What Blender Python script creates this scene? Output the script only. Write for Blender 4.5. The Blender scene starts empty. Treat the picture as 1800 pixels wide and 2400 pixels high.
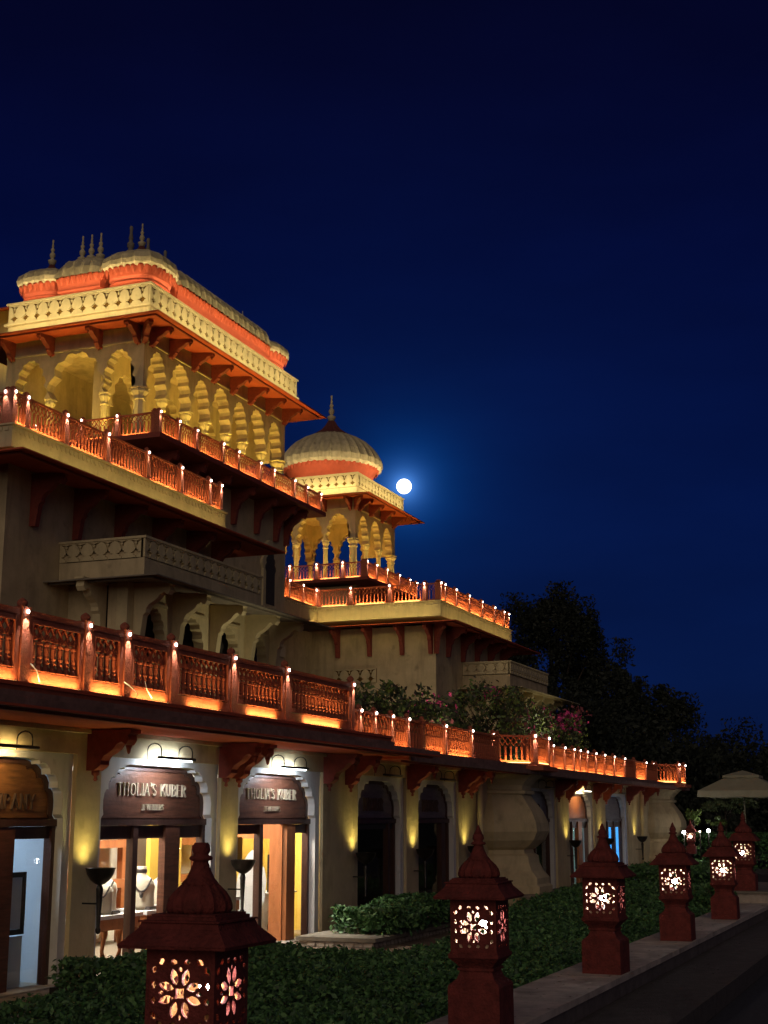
import bpy, bmesh, math, random
import numpy as np
from mathutils import Vector, Matrix
from mathutils.geometry import tessellate_polygon
random.seed(7); RNG = np.random.default_rng(7)
R = math.radians; PI = math.pi
sc = bpy.context.scene
COL = sc.collection
LIFT = 2.0            # the lens is 2 m above the road; the plan below is written relative to the lens

# ------------------------------------------------------------------ camera, sky, added fill light, exposure
cam_d = bpy.data.cameras.new('camera'); cam = bpy.data.objects.new('camera', cam_d); COL.objects.link(cam)
YAW, PITCH = 21.65, 12.42
cam.location = (0, 0, LIFT)
cam.rotation_euler = (R(90 + PITCH), 0, R(YAW - 90))
cam_d.sensor_fit = 'VERTICAL'; cam_d.sensor_height = 24.0; cam_d.sensor_width = 18.0
cam_d.lens = 24.0 * 3260 / 2400
cam_d.clip_start = 0.1; cam_d.clip_end = 3000
sc.camera = cam
MOON = Vector((0.90909, 0.34534, 0.23300)).normalized()

world = bpy.data.worlds.new('World'); sc.world = world; world.use_nodes = True
wn = world.node_tree; wn.nodes.clear()
def wnode(t, **k):
    n = wn.nodes.new(t)
    for a, v in k.items(): setattr(n, a, v)
    return n
w_out = wnode('ShaderNodeOutputWorld'); w_bg = wnode('ShaderNodeBackground')
w_sky = wnode('ShaderNodeTexSky', sky_type='NISHITA', sun_disc=False)
w_sky.sun_elevation = math.asin(MOON.z); w_sky.sun_rotation = math.atan2(MOON.x, MOON.y)
w_sky.air_density = 1.0; w_sky.dust_density = 0.3; w_sky.ozone_density = 3.0
w_tint = wnode('ShaderNodeMix', data_type='RGBA', blend_type='MULTIPLY'); w_tint.inputs[0].default_value = 1
w_tint.inputs[7].default_value = (0.00008, 0.00018, 0.00080, 1)
wn.links.new(w_sky.outputs[0], w_tint.inputs[6])
# night gradient and the aureole round the moon, both functions of the direction of view only
tc = wnode('ShaderNodeTexCoord')
sep = wnode('ShaderNodeSeparateXYZ'); wn.links.new(tc.outputs['Generated'], sep.inputs[0])
ramp = wnode('ShaderNodeValToRGB'); wn.links.new(sep.outputs['Z'], ramp.inputs[0])
cr = ramp.color_ramp; cr.elements[0].position = 0.0; cr.elements[0].color = (0.0009, 0.0036, 0.024, 1)
cr.elements[1].position = 0.62; cr.elements[1].color = (0.0012, 0.0012, 0.0105, 1)
for p_, c_ in ((0.10, (0.0009, 0.0056, 0.041, 1)), (0.22, (0.0008, 0.0050, 0.044, 1)), (0.38, (0.0008, 0.0026, 0.030, 1)), (0.50, (0.0010, 0.0014, 0.0155, 1))):
    e = cr.elements.new(p_); e.color = c_
dotn = wnode('ShaderNodeVectorMath', operation='DOT_PRODUCT'); dotn.inputs[1].default_value = MOON
nrm = wnode('ShaderNodeVectorMath', operation='NORMALIZE'); wn.links.new(tc.outputs['Generated'], nrm.inputs[0])
wn.links.new(nrm.outputs[0], dotn.inputs[0])
ac = wnode('ShaderNodeMath', operation='ARCCOSINE'); wn.links.new(dotn.outputs['Value'], ac.inputs[0])
def lobe(width, col):
    m = wnode('ShaderNodeMath', operation='MULTIPLY'); m.inputs[1].default_value = -1 / R(width); wn.links.new(ac.outputs[0], m.inputs[0])
    ex = wnode('ShaderNodeMath', operation='EXPONENT'); wn.links.new(m.outputs[0], ex.inputs[0])
    c = wnode('ShaderNodeMix', data_type='RGBA', blend_type='MIX'); c.inputs[6].default_value = (0, 0, 0, 1); c.inputs[7].default_value = col
    wn.links.new(ex.outputs[0], c.inputs[0]); return c.outputs[2]
def addc(a, b):
    m = wnode('ShaderNodeMix', data_type='RGBA', blend_type='ADD'); m.inputs[0].default_value = 1
    wn.links.new(a, m.inputs[6]); wn.links.new(b, m.inputs[7]); return m.outputs[2]
tot = addc(ramp.outputs[0], w_tint.outputs[2])
tot = addc(tot, lobe(0.36, (0.16, 0.42, 1.0, 1)))
tot = addc(tot, lobe(1.2, (0.0, 0.075, 0.33, 1)))
tot = addc(tot, lobe(5.5, (0.0, 0.0045, 0.022, 1)))
hz_n = wnode('ShaderNodeTexNoise'); hz_n.inputs['Scale'].default_value = 5.0; hz_n.inputs['Detail'].default_value = 4; hz_m = wnode('ShaderNodeMapping'); hz_m.inputs['Scale'].default_value = (1, 1, 3.2)
wn.links.new(nrm.outputs[0], hz_m.inputs[0]); wn.links.new(hz_m.outputs[0], hz_n.inputs[0])
hz_r = wnode('ShaderNodeMapRange'); hz_r.inputs[1].default_value = .25; hz_r.inputs[2].default_value = .75; hz_r.inputs[3].default_value = .86; hz_r.inputs[4].default_value = 1.16; wn.links.new(hz_n.outputs[0], hz_r.inputs[0])
hz_x = wnode('ShaderNodeVectorMath', operation='SCALE'); wn.links.new(tot, hz_x.inputs[0]); wn.links.new(hz_r.outputs[0], hz_x.inputs['Scale']); tot = hz_x.outputs[0]
wn.links.new(tot, w_bg.inputs[0]); w_bg.inputs[1].default_value = 1.0
wn.links.new(w_bg.outputs[0], w_out.inputs[0])

sun_d = bpy.data.lights.new('fill_light', 'SUN'); sun = bpy.data.objects.new('fill_light', sun_d); COL.objects.link(sun)  # added soft warm fill from behind the camera; the moon lies ahead
sun_d.energy = 0.60; sun_d.angle = R(60); sun_d.color = (1.0, 0.80, 0.60)
sun.rotation_euler = Vector((0.91, 0.24, -0.32)).to_track_quat('-Z', 'Y').to_euler()
sc.view_settings.view_transform = 'Standard'; sc.view_settings.look = 'None'
sc.view_settings.exposure = 0.0; sc.view_settings.gamma = 1.0
sc.cycles.use_denoising = True
sc.cycles.max_bounces = 5; sc.cycles.diffuse_bounces = 3; sc.cycles.glossy_bounces = 3; sc.cycles.transparent_max_bounces = 12
sc.cycles.transmission_bounces = 4
sc.cycles.sample_clamp_indirect = 2.5; sc.cycles.caustics_reflective = False; sc.cycles.caustics_refractive = False
sc.cycles.use_light_tree = True

# ------------------------------------------------------------------ materials
MATS = {}
def mat(name, col, rough=0.8, var=0.25, scale=6.0, bump=0.15, bscale=30.0, metal=0.0, streak=0.0, spec=0.35, stain=None, runs=0.0):
    if name in MATS: return MATS[name]
    m = bpy.data.materials.new(name); m.use_nodes = True; nt = m.node_tree; N = nt.nodes; L = nt.links
    b = N['Principled BSDF']; b.inputs['Roughness'].default_value = rough; b.inputs['Metallic'].default_value = metal
    b.inputs['Specular IOR Level'].default_value = spec
    t = N.new('ShaderNodeTexCoord')
    n1 = N.new('ShaderNodeTexNoise'); n1.inputs['Scale'].default_value = scale; n1.inputs['Detail'].default_value = 6; n1.inputs['Roughness'].default_value = 0.65
    if streak:
        mp = N.new('ShaderNodeMapping'); mp.inputs['Scale'].default_value = (1, 1, streak); L.new(t.outputs['Object'], mp.inputs[0]); L.new(mp.outputs[0], n1.inputs[0])
    else: L.new(t.outputs['Object'], n1.inputs[0])
    r = N.new('ShaderNodeValToRGB'); L.new(n1.outputs[0], r.inputs[0])
    lo = tuple(c * (1 - var) for c in col); hi = tuple(min(1, c * (1 + var * .7)) for c in col)
    r.color_ramp.elements[0].position = 0.32; r.color_ramp.elements[0].color = (*lo, 1)
    r.color_ramp.elements[1].position = 0.70; r.color_ramp.elements[1].color = (*hi, 1)
    out = r.outputs[0]
    if stain:
        n3 = N.new('ShaderNodeTexNoise'); n3.inputs['Scale'].default_value = stain[1]; n3.inputs['Detail'].default_value = 8; L.new(t.outputs['Object'], n3.inputs[0])
        r3 = N.new('ShaderNodeValToRGB'); L.new(n3.outputs[0], r3.inputs[0]); r3.color_ramp.elements[0].position = stain[2]; r3.color_ramp.elements[1].position = stain[2] + .16
        mx = N.new('ShaderNodeMix'); mx.data_type = 'RGBA'; L.new(r3.outputs[0], mx.inputs[0]); L.new(out, mx.inputs[6]); mx.inputs[7].default_value = (*stain[0], 1); out = mx.outputs[2]
    if runs:
        mp2 = N.new('ShaderNodeMapping'); mp2.inputs['Scale'].default_value = (2.1, 2.1, .42); L.new(t.outputs['Object'], mp2.inputs[0])
        n4 = N.new('ShaderNodeTexNoise'); n4.inputs['Scale'].default_value = 1.0; n4.inputs['Detail'].default_value = 9; n4.inputs['Roughness'].default_value = .62; n4.inputs['Distortion'].default_value = .6; L.new(mp2.outputs[0], n4.inputs[0])
        r4 = N.new('ShaderNodeValToRGB'); L.new(n4.outputs[0], r4.inputs[0]); r4.color_ramp.elements[0].position = .47; r4.color_ramp.elements[1].position = .74
        mq = N.new('ShaderNodeMath'); mq.operation = 'MULTIPLY'; mq.inputs[1].default_value = runs; L.new(r4.outputs[0], mq.inputs[0])
        mx2 = N.new('ShaderNodeMix'); mx2.data_type = 'RGBA'; L.new(mq.outputs[0], mx2.inputs[0]); L.new(out, mx2.inputs[6]); mx2.inputs[7].default_value = (col[0] * .38, col[1] * .36, col[2] * .38, 1); out = mx2.outputs[2]
    L.new(out, b.inputs['Base Color'])
    if bump:
        n2 = N.new('ShaderNodeTexNoise'); n2.inputs['Scale'].default_value = bscale; n2.inputs['Detail'].default_value = 5; L.new(t.outputs['Object'], n2.inputs[0])
        bp = N.new('ShaderNodeBump'); bp.inputs['Strength'].default_value = bump; bp.inputs['Distance'].default_value = 0.03
        L.new(n2.outputs[0], bp.inputs['Height']); L.new(bp.outputs[0], b.inputs['Normal'])
    MATS[name] = m; return m
def emit(name, col, strength):
    if name in MATS: return MATS[name]
    m = bpy.data.materials.new(name); m.use_nodes = True; N = m.node_tree.nodes; b = N['Principled BSDF']
    b.inputs['Base Color'].default_value = (.8, .8, .8, 1); b.inputs['Emission Color'].default_value = (*col, 1); b.inputs['Emission Strength'].default_value = strength
    MATS[name] = m; return m
def glassmat(name, tint=(1, 1, 1), refl=0.06):
    m = bpy.data.materials.new(name); m.use_nodes = True; nt = m.node_tree; N = nt.nodes; N.remove(N['Principled BSDF'])
    o = N['Material Output']; tr = N.new('ShaderNodeBsdfTransparent'); tr.inputs[0].default_value = (*tint, 1)
    gl = N.new('ShaderNodeBsdfGlossy'); gl.inputs['Roughness'].default_value = 0.02
    lw = N.new('ShaderNodeLayerWeight'); lw.inputs[0].default_value = .5; pw = N.new('ShaderNodeMath'); pw.operation = 'POWER'; pw.inputs[1].default_value = 4; nt.links.new(lw.outputs['Facing'], pw.inputs[0]); fr = N.new('ShaderNodeMath'); fr.operation = 'MULTIPLY_ADD'; fr.inputs[1].default_value = .5; fr.inputs[2].default_value = .03; nt.links.new(pw.outputs[0], fr.inputs[0]); mx = N.new('ShaderNodeMixShader')
    nt.links.new(fr.outputs[0], mx.inputs[0]); nt.links.new(tr.outputs[0], mx.inputs[1]); nt.links.new(gl.outputs[0], mx.inputs[2]); nt.links.new(mx.outputs[0], o.inputs[0])
    MATS[name] = m; return m
CREAM = mat('cream_plaster', (.56, .45, .265), .85, .16, 1.6, .35, 9, stain=((.34, .27, .16), 2.3, .62), runs=.55)
CREAM2 = mat('cream_carved', (.60, .50, .29), .85, .10, 3, .2, 18, stain=((.42, .34, .20), 3.5, .62), runs=.4)
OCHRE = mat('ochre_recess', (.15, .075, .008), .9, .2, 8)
WHITE = mat('white_plaster', (.66, .64, .62), .75, .08, 3, .12, 20, stain=((.42, .40, .37), 4, .64), runs=.35)
REDP = mat('red_painted_soffit', (.50, .090, .038), .75, .14, 3, .15, 12)
REDB = mat('red_carved_stone', (.26, .055, .038), .75, .22, 9, .25, 25)
REDS = mat('red_sandstone', (.36, .098, .055), .8, .42, 26, .55, 45)
REDS2 = mat('red_sandstone_plain', (.38, .098, .050), .8, .22, 9, .3, 30)
TERRA = mat('terracotta_lantern', (.165, .031, .025), .9, .38, 9, .7, 40, stain=((.085, .022, .018), 6, .60))
LINING = mat('lantern_glow_lining', (.74, .50, .32), .85, .3, 14, .2, 40)  # pale colour of inner plates added to brighten the lantern windows
GLOWLINO = mat('orange_glow_lining', (.62, .27, .10), .85, .45, 16, .3, 40)  # orange colour stands in for warm light inside the broken lantern
DARKE = mat('dark_weathered_eave', (.25, .135, .105), .8, .35, 5, .3, 15)
GREYE = mat('grey_weathered_slab', (.22, .19, .15), .85, .3, 3, .3, 12)
DOMEC = mat('dome_plaster', (.58, .49, .29), .8, .2, 4, .3, 15, stain=((.28, .23, .14), 3, .60), runs=.5)
LOTUS = mat('dark_red_lotus', (.13, .035, .03), .8, .3, 8)
WOOD = mat('dark_wood', (.135, .050, .028), .45, .45, 3, .2, 12, streak=8)
WOODH = mat('dark_wood_frame', (.075, .032, .022), .45, .35, 5, .15, 12, streak=.2)
WOODO = mat('orange_wood', (.36, .125, .045), .4, .3, 8, .1, 20, streak=.15)
BRONZE = mat('bronze_metal', (.045, .038, .032), .38, .3, 12, .1, 30, metal=.7)
LETTER = mat('brass_letter', (.66, .52, .36), .45, .12, 20, .1, 40, metal=.2)
CARVE = mat('carved_letter', (.10, .06, .045), .5, .2, 20, .1, 40)
STONE = mat('grey_sandstone', (.38, .315, .26), .85, .35, 3.5, .3, 25, stain=((.13, .11, .09), 2.2, .6))
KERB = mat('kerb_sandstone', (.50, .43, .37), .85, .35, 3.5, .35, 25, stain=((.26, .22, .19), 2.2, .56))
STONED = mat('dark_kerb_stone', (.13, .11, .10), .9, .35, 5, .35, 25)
PAVE = mat('side_paving', (.085, .075, .068), .9, .35, 7, .5, 60)
ASPH = mat('asphalt', (.05, .052, .058), .85, .4, 18, .6, 90)
SOIL = mat('soil', (.025, .02, .014), .95, .4, 9, .5, 20)
PATHM = mat('path_paving', (.22, .16, .115), .9, .3, 2.5, .35, 18)
LAWN = mat('dark_lawn', (.03, .045, .02), .95, .4, 4, .6, 60)
LEAF = [mat('leaf_%d' % i, c, .55, .35, 9, 0) for i, c in enumerate([(.062, .150, .048), (.110, .225, .070), (.034, .080, .030)])]
LEAFB = [mat('vine_leaf_%d' % i, c, .55, .3, 9, 0) for i, c in enumerate([(.085, .12, .055), (.13, .20, .05), (.06, .055, .04)])]
PETAL = mat('magenta_petal', (.75, .08, .32), .6, .25, 9, 0); PETAL2 = mat('dull_pink_petal', (.26, .07, .09), .6, .25, 9, 0)
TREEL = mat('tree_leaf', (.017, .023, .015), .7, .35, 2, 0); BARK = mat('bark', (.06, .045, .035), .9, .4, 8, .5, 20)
CANVAS = mat('umbrella_canvas', (.30, .285, .20), .85, .12, 3, .1, 20)
BUSTM = mat('bust_cream', (.74, .69, .56), .6, .06, 5, 0); GEM = mat('necklace_beads', (.06, .05, .05), .3, .5, 60, 0)
WALLI = mat('shop_interior_wall', (.74, .68, .54), .8, .06, 3, .05, 20); WALLY = mat('shop_yellow_wall', (.74, .48, .07), .7, .06, 3, .05, 20)
WALLB = mat('shop_bluewhite_wall', (.60, .72, .84), .7, .06, 2, .05, 20); TILE = mat('shop_floor', (.30, .26, .2), .3, .1, 3, 0)
TRANSL = mat('translucent_white', (.8, .8, .8), .8, .05, 4, 0); TRANSL.node_tree.nodes['Principled BSDF'].inputs['Transmission Weight'].default_value = .5; TRANSL.node_tree.nodes['Principled BSDF'].inputs['Roughness'].default_value = 1
BLACK = mat('black_frame', (.02, .022, .024), .4, .2, 5, 0); PALE = mat('pale_cloth', (.78, .78, .78), .8, .06, 4, .1, 10)
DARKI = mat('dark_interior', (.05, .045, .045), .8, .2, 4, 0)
MUSTARD = mat('mustard_card', (.62, .40, .05), .7, .05, 5, 0)
GLASS = glassmat('window_glass'); 
E_LED = emit('led_white', (1.0, .93, .82), 14); E_STRIP = emit('strip_warm', (1.0, .62, .20), 5)
E_TUBE = emit('tube_white', (.80, .92, 1.0), 16); E_BULB = emit('bulb_white', (.93, .96, 1.0), 60)
E_CUP = emit('torch_glow', (1.0, .86, .45), 1.6); E_MOON = emit('moon_disc', (1.0, 1.0, .98), 4)
E_BLUE = emit('blue_screen', (.03, .35, .95), 1.3); E_SCREEN = emit('monitor', (.30, .70, 1.0), .9); E_COOL = emit('cool_panel', (.75, .88, 1.0), 1)
E_SPK = emit('sparkle_bulb', (1.0, .9, .7), 12); E_GREEN = emit('garden_bulb', (1.0, .85, .45), 12)

# ------------------------------------------------------------------ mesh helpers
class MB:
    def __init__(s): s.v = []; s.f = []; s.sm = []
    def add(s, vs, fs, smooth=False):
        o = len(s.v); s.v += [tuple(p) for p in vs]; s.f += [tuple(i + o for i in f) for f in fs]; s.sm += [smooth] * len(fs); return s
    def box(s, x0, x1, y0, y1, z0, z1):
        return s.add([(x0, y0, z0), (x1, y0, z0), (x1, y1, z0), (x0, y1, z0), (x0, y0, z1), (x1, y0, z1), (x1, y1, z1), (x0, y1, z1)],
                     [(0, 3, 2, 1), (4, 5, 6, 7), (0, 1, 5, 4), (1, 2, 6, 5), (2, 3, 7, 6), (3, 0, 4, 7)])
    def cbox(s, x, y, z, sx, sy, sz): return s.box(x - sx / 2, x + sx / 2, y - sy / 2, y + sy / 2, z - sz / 2, z + sz / 2)
    def frus(s, c, a, b, z0, z1):       # square frustum, half sizes a=(ax,ay) at z0, b at z1
        x, y = c
        return s.add([(x - a[0], y - a[1], z0), (x + a[0], y - a[1], z0), (x + a[0], y + a[1], z0), (x - a[0], y + a[1], z0),
                      (x - b[0], y - b[1], z1), (x + b[0], y - b[1], z1), (x + b[0], y + b[1], z1), (x - b[0], y + b[1], z1)],
                     [(0, 3, 2, 1), (4, 5, 6, 7), (0, 1, 5, 4), (1, 2, 6, 5), (2, 3, 7, 6), (3, 0, 4, 7)])
    def lathe(s, prof, n=12, c=(0, 0), rot=0.0, smooth=True, ribs=0, amp=0.0, sx=1, sy=1, cap=True, sup=None):
        vs = []; fs = []
        for r, z in prof:
            for k in range(n):
                a = rot + 2 * PI * k / n; q = r
                if ribs: q = r * (1 - amp * abs(math.sin(a * ribs / 2)) ** 0.5 + amp) if amp > 0 else r
                ca, sa = math.cos(a), math.sin(a)
                if sup:
                    d = (abs(ca) ** sup + abs(sa) ** sup) ** (-1 / sup); ca *= d; sa *= d
                vs.append((c[0] + q * ca * sx, c[1] + q * sa * sy, z))
        m = len(prof)
        for i in range(m - 1):
            for k in range(n): fs.append((i * n + k, i * n + (k + 1) % n, (i + 1) * n + (k + 1) % n, (i + 1) * n + k))
        if cap: fs += [tuple(range(n - 1, -1, -1)), tuple(range((m - 1) * n, m * n))]
        return s.add(vs, fs, smooth)
    def tube(s, pts, r, n=6, smooth=True):
        pts = [Vector(p) for p in pts]; vs = []; fs = []
        rr = r if isinstance(r, (list, tuple)) else [r] * len(pts)
        for i, p in enumerate(pts):
            d = (pts[min(i + 1, len(pts) - 1)] - pts[max(i - 1, 0)]).normalized()
            u = d.cross(Vector((0, 0, 1)) if abs(d.z) < .9 else Vector((1, 0, 0))).normalized(); w = d.cross(u)
            for k in range(n):
                a = 2 * PI * k / n; q = p + (u * math.cos(a) + w * math.sin(a)) * rr[i]; vs.append(tuple(q))
        for i in range(len(pts) - 1):
            for k in range(n): fs.append((i * n + k, i * n + (k + 1) % n, (i + 1) * n + (k + 1) % n, (i + 1) * n + k))
        fs += [tuple(range(n - 1, -1, -1)), tuple(range((len(pts) - 1) * n, len(pts) * n))]
        return s.add(vs, fs, smooth)
    def plate(s, outer, holes, w0, w1, ax='Y'):
        """flat plate with real holes; (u,v) outline, thickness w0..w1. ax Y: u=x v=z w=y; ax X: u=y v=z w=x; ax Z: u=x v=y w=z"""
        loops = [outer] + list(holes)
        tris = tessellate_polygon([[Vector((p[0], p[1], 0)) for p in l] for l in loops])
        flat = [p for l in loops for p in l]; n = len(flat)
        mp = {'Y': lambda u, v, w: (u, w, v), 'X': lambda u, v, w: (w, u, v), 'Z': lambda u, v, w: (u, v, w)}[ax]
        vs = [mp(p[0], p[1], w0) for p in flat] + [mp(p[0], p[1], w1) for p in flat]
        fs = [tuple(t) for t in tris] + [tuple(i + n for i in reversed(t)) for t in tris]
        o = 0
        for l in loops:
            k = len(l)
            for i in range(k):
                j = (i + 1) % k; fs.append((o + i, o + j, n + o + j, n + o + i))
            o += k
        return s.add(vs, fs)
    def xf(s, M):
        s.v = [tuple(M @ Vector(p)) for p in s.v]; return s
    def mesh(s, name):
        me = bpy.data.meshes.new(name); me.from_pydata(s.v, [], s.f)
        me.polygons.foreach_set('use_smooth', s.sm); me.update(); return me
    def build(s, name, m, parent=None, fix=True):
        me = s.mesh(name)
        if fix:
            bm = bmesh.new(); bm.from_mesh(me); bmesh.ops.recalc_face_normals(bm, faces=bm.faces); bm.to_mesh(me); bm.free()
        return link(name, me, m, parent)
def link(name, me, m, parent=None, loc=None, rz=0):
    o = bpy.data.objects.new(name, me); COL.objects.link(o)
    if m is not None and not me.materials:
        for q in (m if isinstance(m, (list, tuple)) else [m]): me.materials.append(q)
    if parent: o.parent = parent
    if loc is not None: o.location = loc
    if rz: o.rotation_euler.z = rz
    return o
TOPS = []
def thing(name, label, cat, loc=(0, 0, 0), group=None, rz=0):
    o = bpy.data.objects.new(name, None); COL.objects.link(o); o.location = loc; o.rotation_euler.z = rz; o.empty_display_size = .2
    return tag(o, label, cat, group)
def tag(o, label, cat, group=None, kind=None):
    if label: o['label'] = label
    if cat: o['category'] = cat
    if group: o['group'] = group
    if kind: o['kind'] = kind
    TOPS.append(o); return o
def struct(o): o['kind'] = 'structure'; TOPS.append(o); return o
def stuffpart(o): o['kind'] = 'stuff'; return o
GAIN = 2.0
def point(parent, loc, col, power, rad=.02):
    d = bpy.data.lights.new('lamp_light', 'POINT'); d.color = col; d.energy = power * GAIN; d.shadow_soft_size = rad
    o = bpy.data.objects.new('lamp_light', d); COL.objects.link(o); o.location = loc; o.parent = parent; return o
def spot(parent, loc, to, col, power, ang=60, blend=.6, rad=.03):
    d = bpy.data.lights.new('spot_light', 'SPOT'); d.color = col; d.energy = power * GAIN; d.shadow_soft_size = rad; d.spot_size = R(ang); d.spot_blend = blend
    o = bpy.data.objects.new('spot_light', d); COL.objects.link(o); o.location = loc; o.parent = parent
    o.rotation_euler = (Vector(to) - Vector(loc)).to_track_quat('-Z', 'Y').to_euler(); return o
def area(parent, loc, to, col, power, sx, sy, xdir=None):
    d = bpy.data.lights.new('strip_light', 'AREA'); d.color = col; d.energy = power * GAIN; d.shape = 'RECTANGLE'; d.size = sx; d.size_y = sy
    o = bpy.data.objects.new('strip_light', d); COL.objects.link(o); o.location = loc; o.parent = parent
    z = -(Vector(to) - Vector(loc)).normalized()
    x = Vector(xdir or (1, 0, 0)); x = (x - z * x.dot(z)).normalized(); y = z.cross(x)
    o.rotation_euler = Matrix((x, y, z)).transposed().to_euler(); return o

def foil(xc, w, zs, za, n=4, b=.30, k=3, pw=1.0):
    """multifoil arch from the left springing over the apex to the right one"""
    pts = []
    def base(t): a = t * PI / 2; return (-(w / 2) * (math.cos(a) ** pw), zs + (za - zs) * (math.sin(a) ** .92))
    for i in range(n):
        p, q = base(i / n), base((i + 1) / n)
        dx, dz = q[0] - p[0], q[1] - p[1]; nx, nz = -dz, dx
        for j in range(k):
            t = j / k; h = 4 * t * (1 - t) * b; pts.append((p[0] + dx * t + nx * h, p[1] + dz * t + nz * h))
    L = [(xc + x, z) for x, z in pts]; Rr = [(xc - x, z) for x, z in reversed(pts)]
    return L + [(xc, za)] + Rr
def arcade(x0, x1, zt, zs, arches):
    o = [(x0, zt), (x0, zs)]
    for a in arches: o += foil(*a)
    return o + [(x1, zs), (x1, zt)]

# ------------------------------------------------------------------ ground, road, pavements
b = MB(); b.box(-400, 1500, -900, 900, -2.6, -2.04); g = struct(b.build('ground', LAWN))
b = MB(); b.box(-60, 300, -9, 2.42, -2.2, -2.0); struct(b.build('road', ASPH))
b = MB(); b.box(-60, 70, 2.43, 3.279, -2.2, -1.80); pv = struct(b.build('pavement', PAVE))
ks = struct(bpy.data.objects.new('kerb_walk', None)); COL.objects.link(ks)
for i in range(34):
    x = -2 + i * 1.05; m_ = MB(); z1 = -1.6 + random.uniform(-.002, .002)
    m_.box(x, x + 1.044, 3.28, 4.02, -1.66, z1); m_.build('slab', KERB, ks)
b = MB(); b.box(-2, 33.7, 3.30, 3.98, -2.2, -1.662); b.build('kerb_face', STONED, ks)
b = MB(); b.plate([(13.0, 4.03), (62, 4.03), (62, 8.4), (33, 8.4), (25, 7.62), (21, 7.02), (18, 6.32), (16.45, 6.4), (16.4, 8.95), (13.0, 8.95)], [], -2.2, -1.74, 'Z'); struct(b.build('planting_bed', SOIL))
b = MB(); b.box(-4, 12.62, 4.03, 7.78, -2.2, -1.74); struct(b.build('planting_bed', SOIL))
b = MB(); b.box(-4, 80, 4.04, 10.5, -2.2, -1.955); struct(b.build('path', PATHM))

# ------------------------------------------------------------------ shop wing
wing = thing('shop_arcade', 'long cream shop wing with red brackets, arched shopfronts and flat terrace roof', 'building')
# name, A, a, b, B
SH = [('s1', 11.3, 11.45, 14.73, 14.88), ('s2', 15.43, 15.56, 18.50, 18.65), ('s3', 19.2, 19.33, 22.17, 22.35), ('s4', 23.9, 24.03, 26.22, 26.39),
      ('s5', 27.08, 27.2, 29.45, 29.62), ('s6', 35.0, 35.12, 37.86, 38.02), ('s7', 39.4, 39.52, 42.32, 42.5), ('s8', 44.0, 44.12, 47.1, 47.3)]
ZF, ZT, ZA, ZR, ZE = -1.95, -0.02, .70, .78, 1.07
holes = [[(A, ZF), (B, ZF), (B, ZR), (A, ZR)] for _, A, a, bb, B in SH]
out = [(5, 1.3), (5, ZF)]
for h in holes: out += [h[0], (h[0][0], ZR), (h[1][0], ZR), h[1]]
out += [(53.5, ZF), (53.5, 1.3)]
b = MB(); b.plate(out, [], 10.0, 10.06); b.build('wall', CREAM, wing)
def arch_hole(a, bb):
    w = bb - a
    pts = [(a, ZF), (a, -.08), (a + .03, .0)]
    prof = [(.0, .0), (.05, .05), (.035, .13), (.035, .23), (.06, .32), (.11, .37), (.15, .365), (.15, .44), (.20, .51), (.26, .535), (.31, .52), (.33, .59), (.41, .645), (.49, .655), (.53, .635), (.55, .68), (.66, .70)]
    L = [(a + dx, z) for dx, z in prof]; Rr = [(bb - dx, z) for dx, z in reversed(prof)]
    return [(a, ZF)] + L + Rr + [(bb, ZF)]
for _, A, a, bb, B in SH:
    hole = arch_hole(a, bb)
    o_ = [(A, ZF), (A, ZR), (B, ZR), (B, ZF)] + list(reversed(hole))
    b = MB(); b.plate(o_, [], 10.063, 10.19); b.build('arch_surround', WHITE, wing)
    b = MB(); b.box(a - .05, bb + .05, 9.98, 10.3, ZF - .04, ZF + .012); b.build('door_sill', STONE, wing)
# flat cover behind the surrounds up to the ceiling
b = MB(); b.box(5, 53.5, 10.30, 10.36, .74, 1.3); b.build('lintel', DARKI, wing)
# roof slab and eaves
b = MB(); b.box(4, 21.9, 8.56, 18.2, 1.245, 1.345); b.build('roof_slab', REDS2, wing)
b = MB(); b.box(21.91, 53.6, 9.25, 18.2, 1.16, 1.25); b.build('roof_slab', REDS2, wing)
def eave(x0, x1, yo, zo, yi, zi, nm='eave'):
    m = MB()
    m.add([(x0, yi, zi), (x1, yi, zi), (x1, yo, zo), (x0, yo, zo), (x0, yi, zi + .09), (x1, yi, zi + .09), (x1, yo, zo + .05), (x0, yo, zo + .05)],
          [(0, 1, 2, 3), (4, 7, 6, 5), (0, 4, 5, 1), (2, 6, 7, 3), (0, 3, 7, 4), (1, 5, 6, 2)])
    o = m.build(nm, REDP, wing)
    f = MB(); f.box(x0 - .01, x1 + .01, yo - .035, yo - .001, zo - .03, zo + .075); f.build('fascia', DARKE, o)
    f = MB(); f.box(x0, x1, yo + .10, yo + .16, zo - .05, zo - .012); f.build('drip_mould', REDB, o)
    f = MB(); f.box(x0, x1, yi - .07, yi - .002, zi - .06, zi - .005); f.build('cornice', CREAM2, o)
eave(4, 23.95, 8.45, 1.10, 10.0, 1.10)
f = MB(); f.box(4, 23.94, 8.395, 8.4145, 1.075, 1.10); f.build('fascia_lit_bead', REDP, wing)  # thin red strip that doubles as a painted highlight line on the fascia
f = MB(); f.box(4, 21.9, 8.535, 8.5595, 1.30, 1.33); f.build('slab_lit_bead', REDP, wing)  # red line added to give the slab edge a lit look
eave(23.97, 53.8, 9.02, 1.045, 10.0, 1.08)
f = MB(); f.box(4, 21.9, 8.50, 8.62, 1.16, 1.244); f.build('gutter', DARKE, wing)
f = MB(); f.box(21.95, 53.6, 9.06, 9.25, 1.10, 1.22); f.build('gutter', DARKE, wing)
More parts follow.
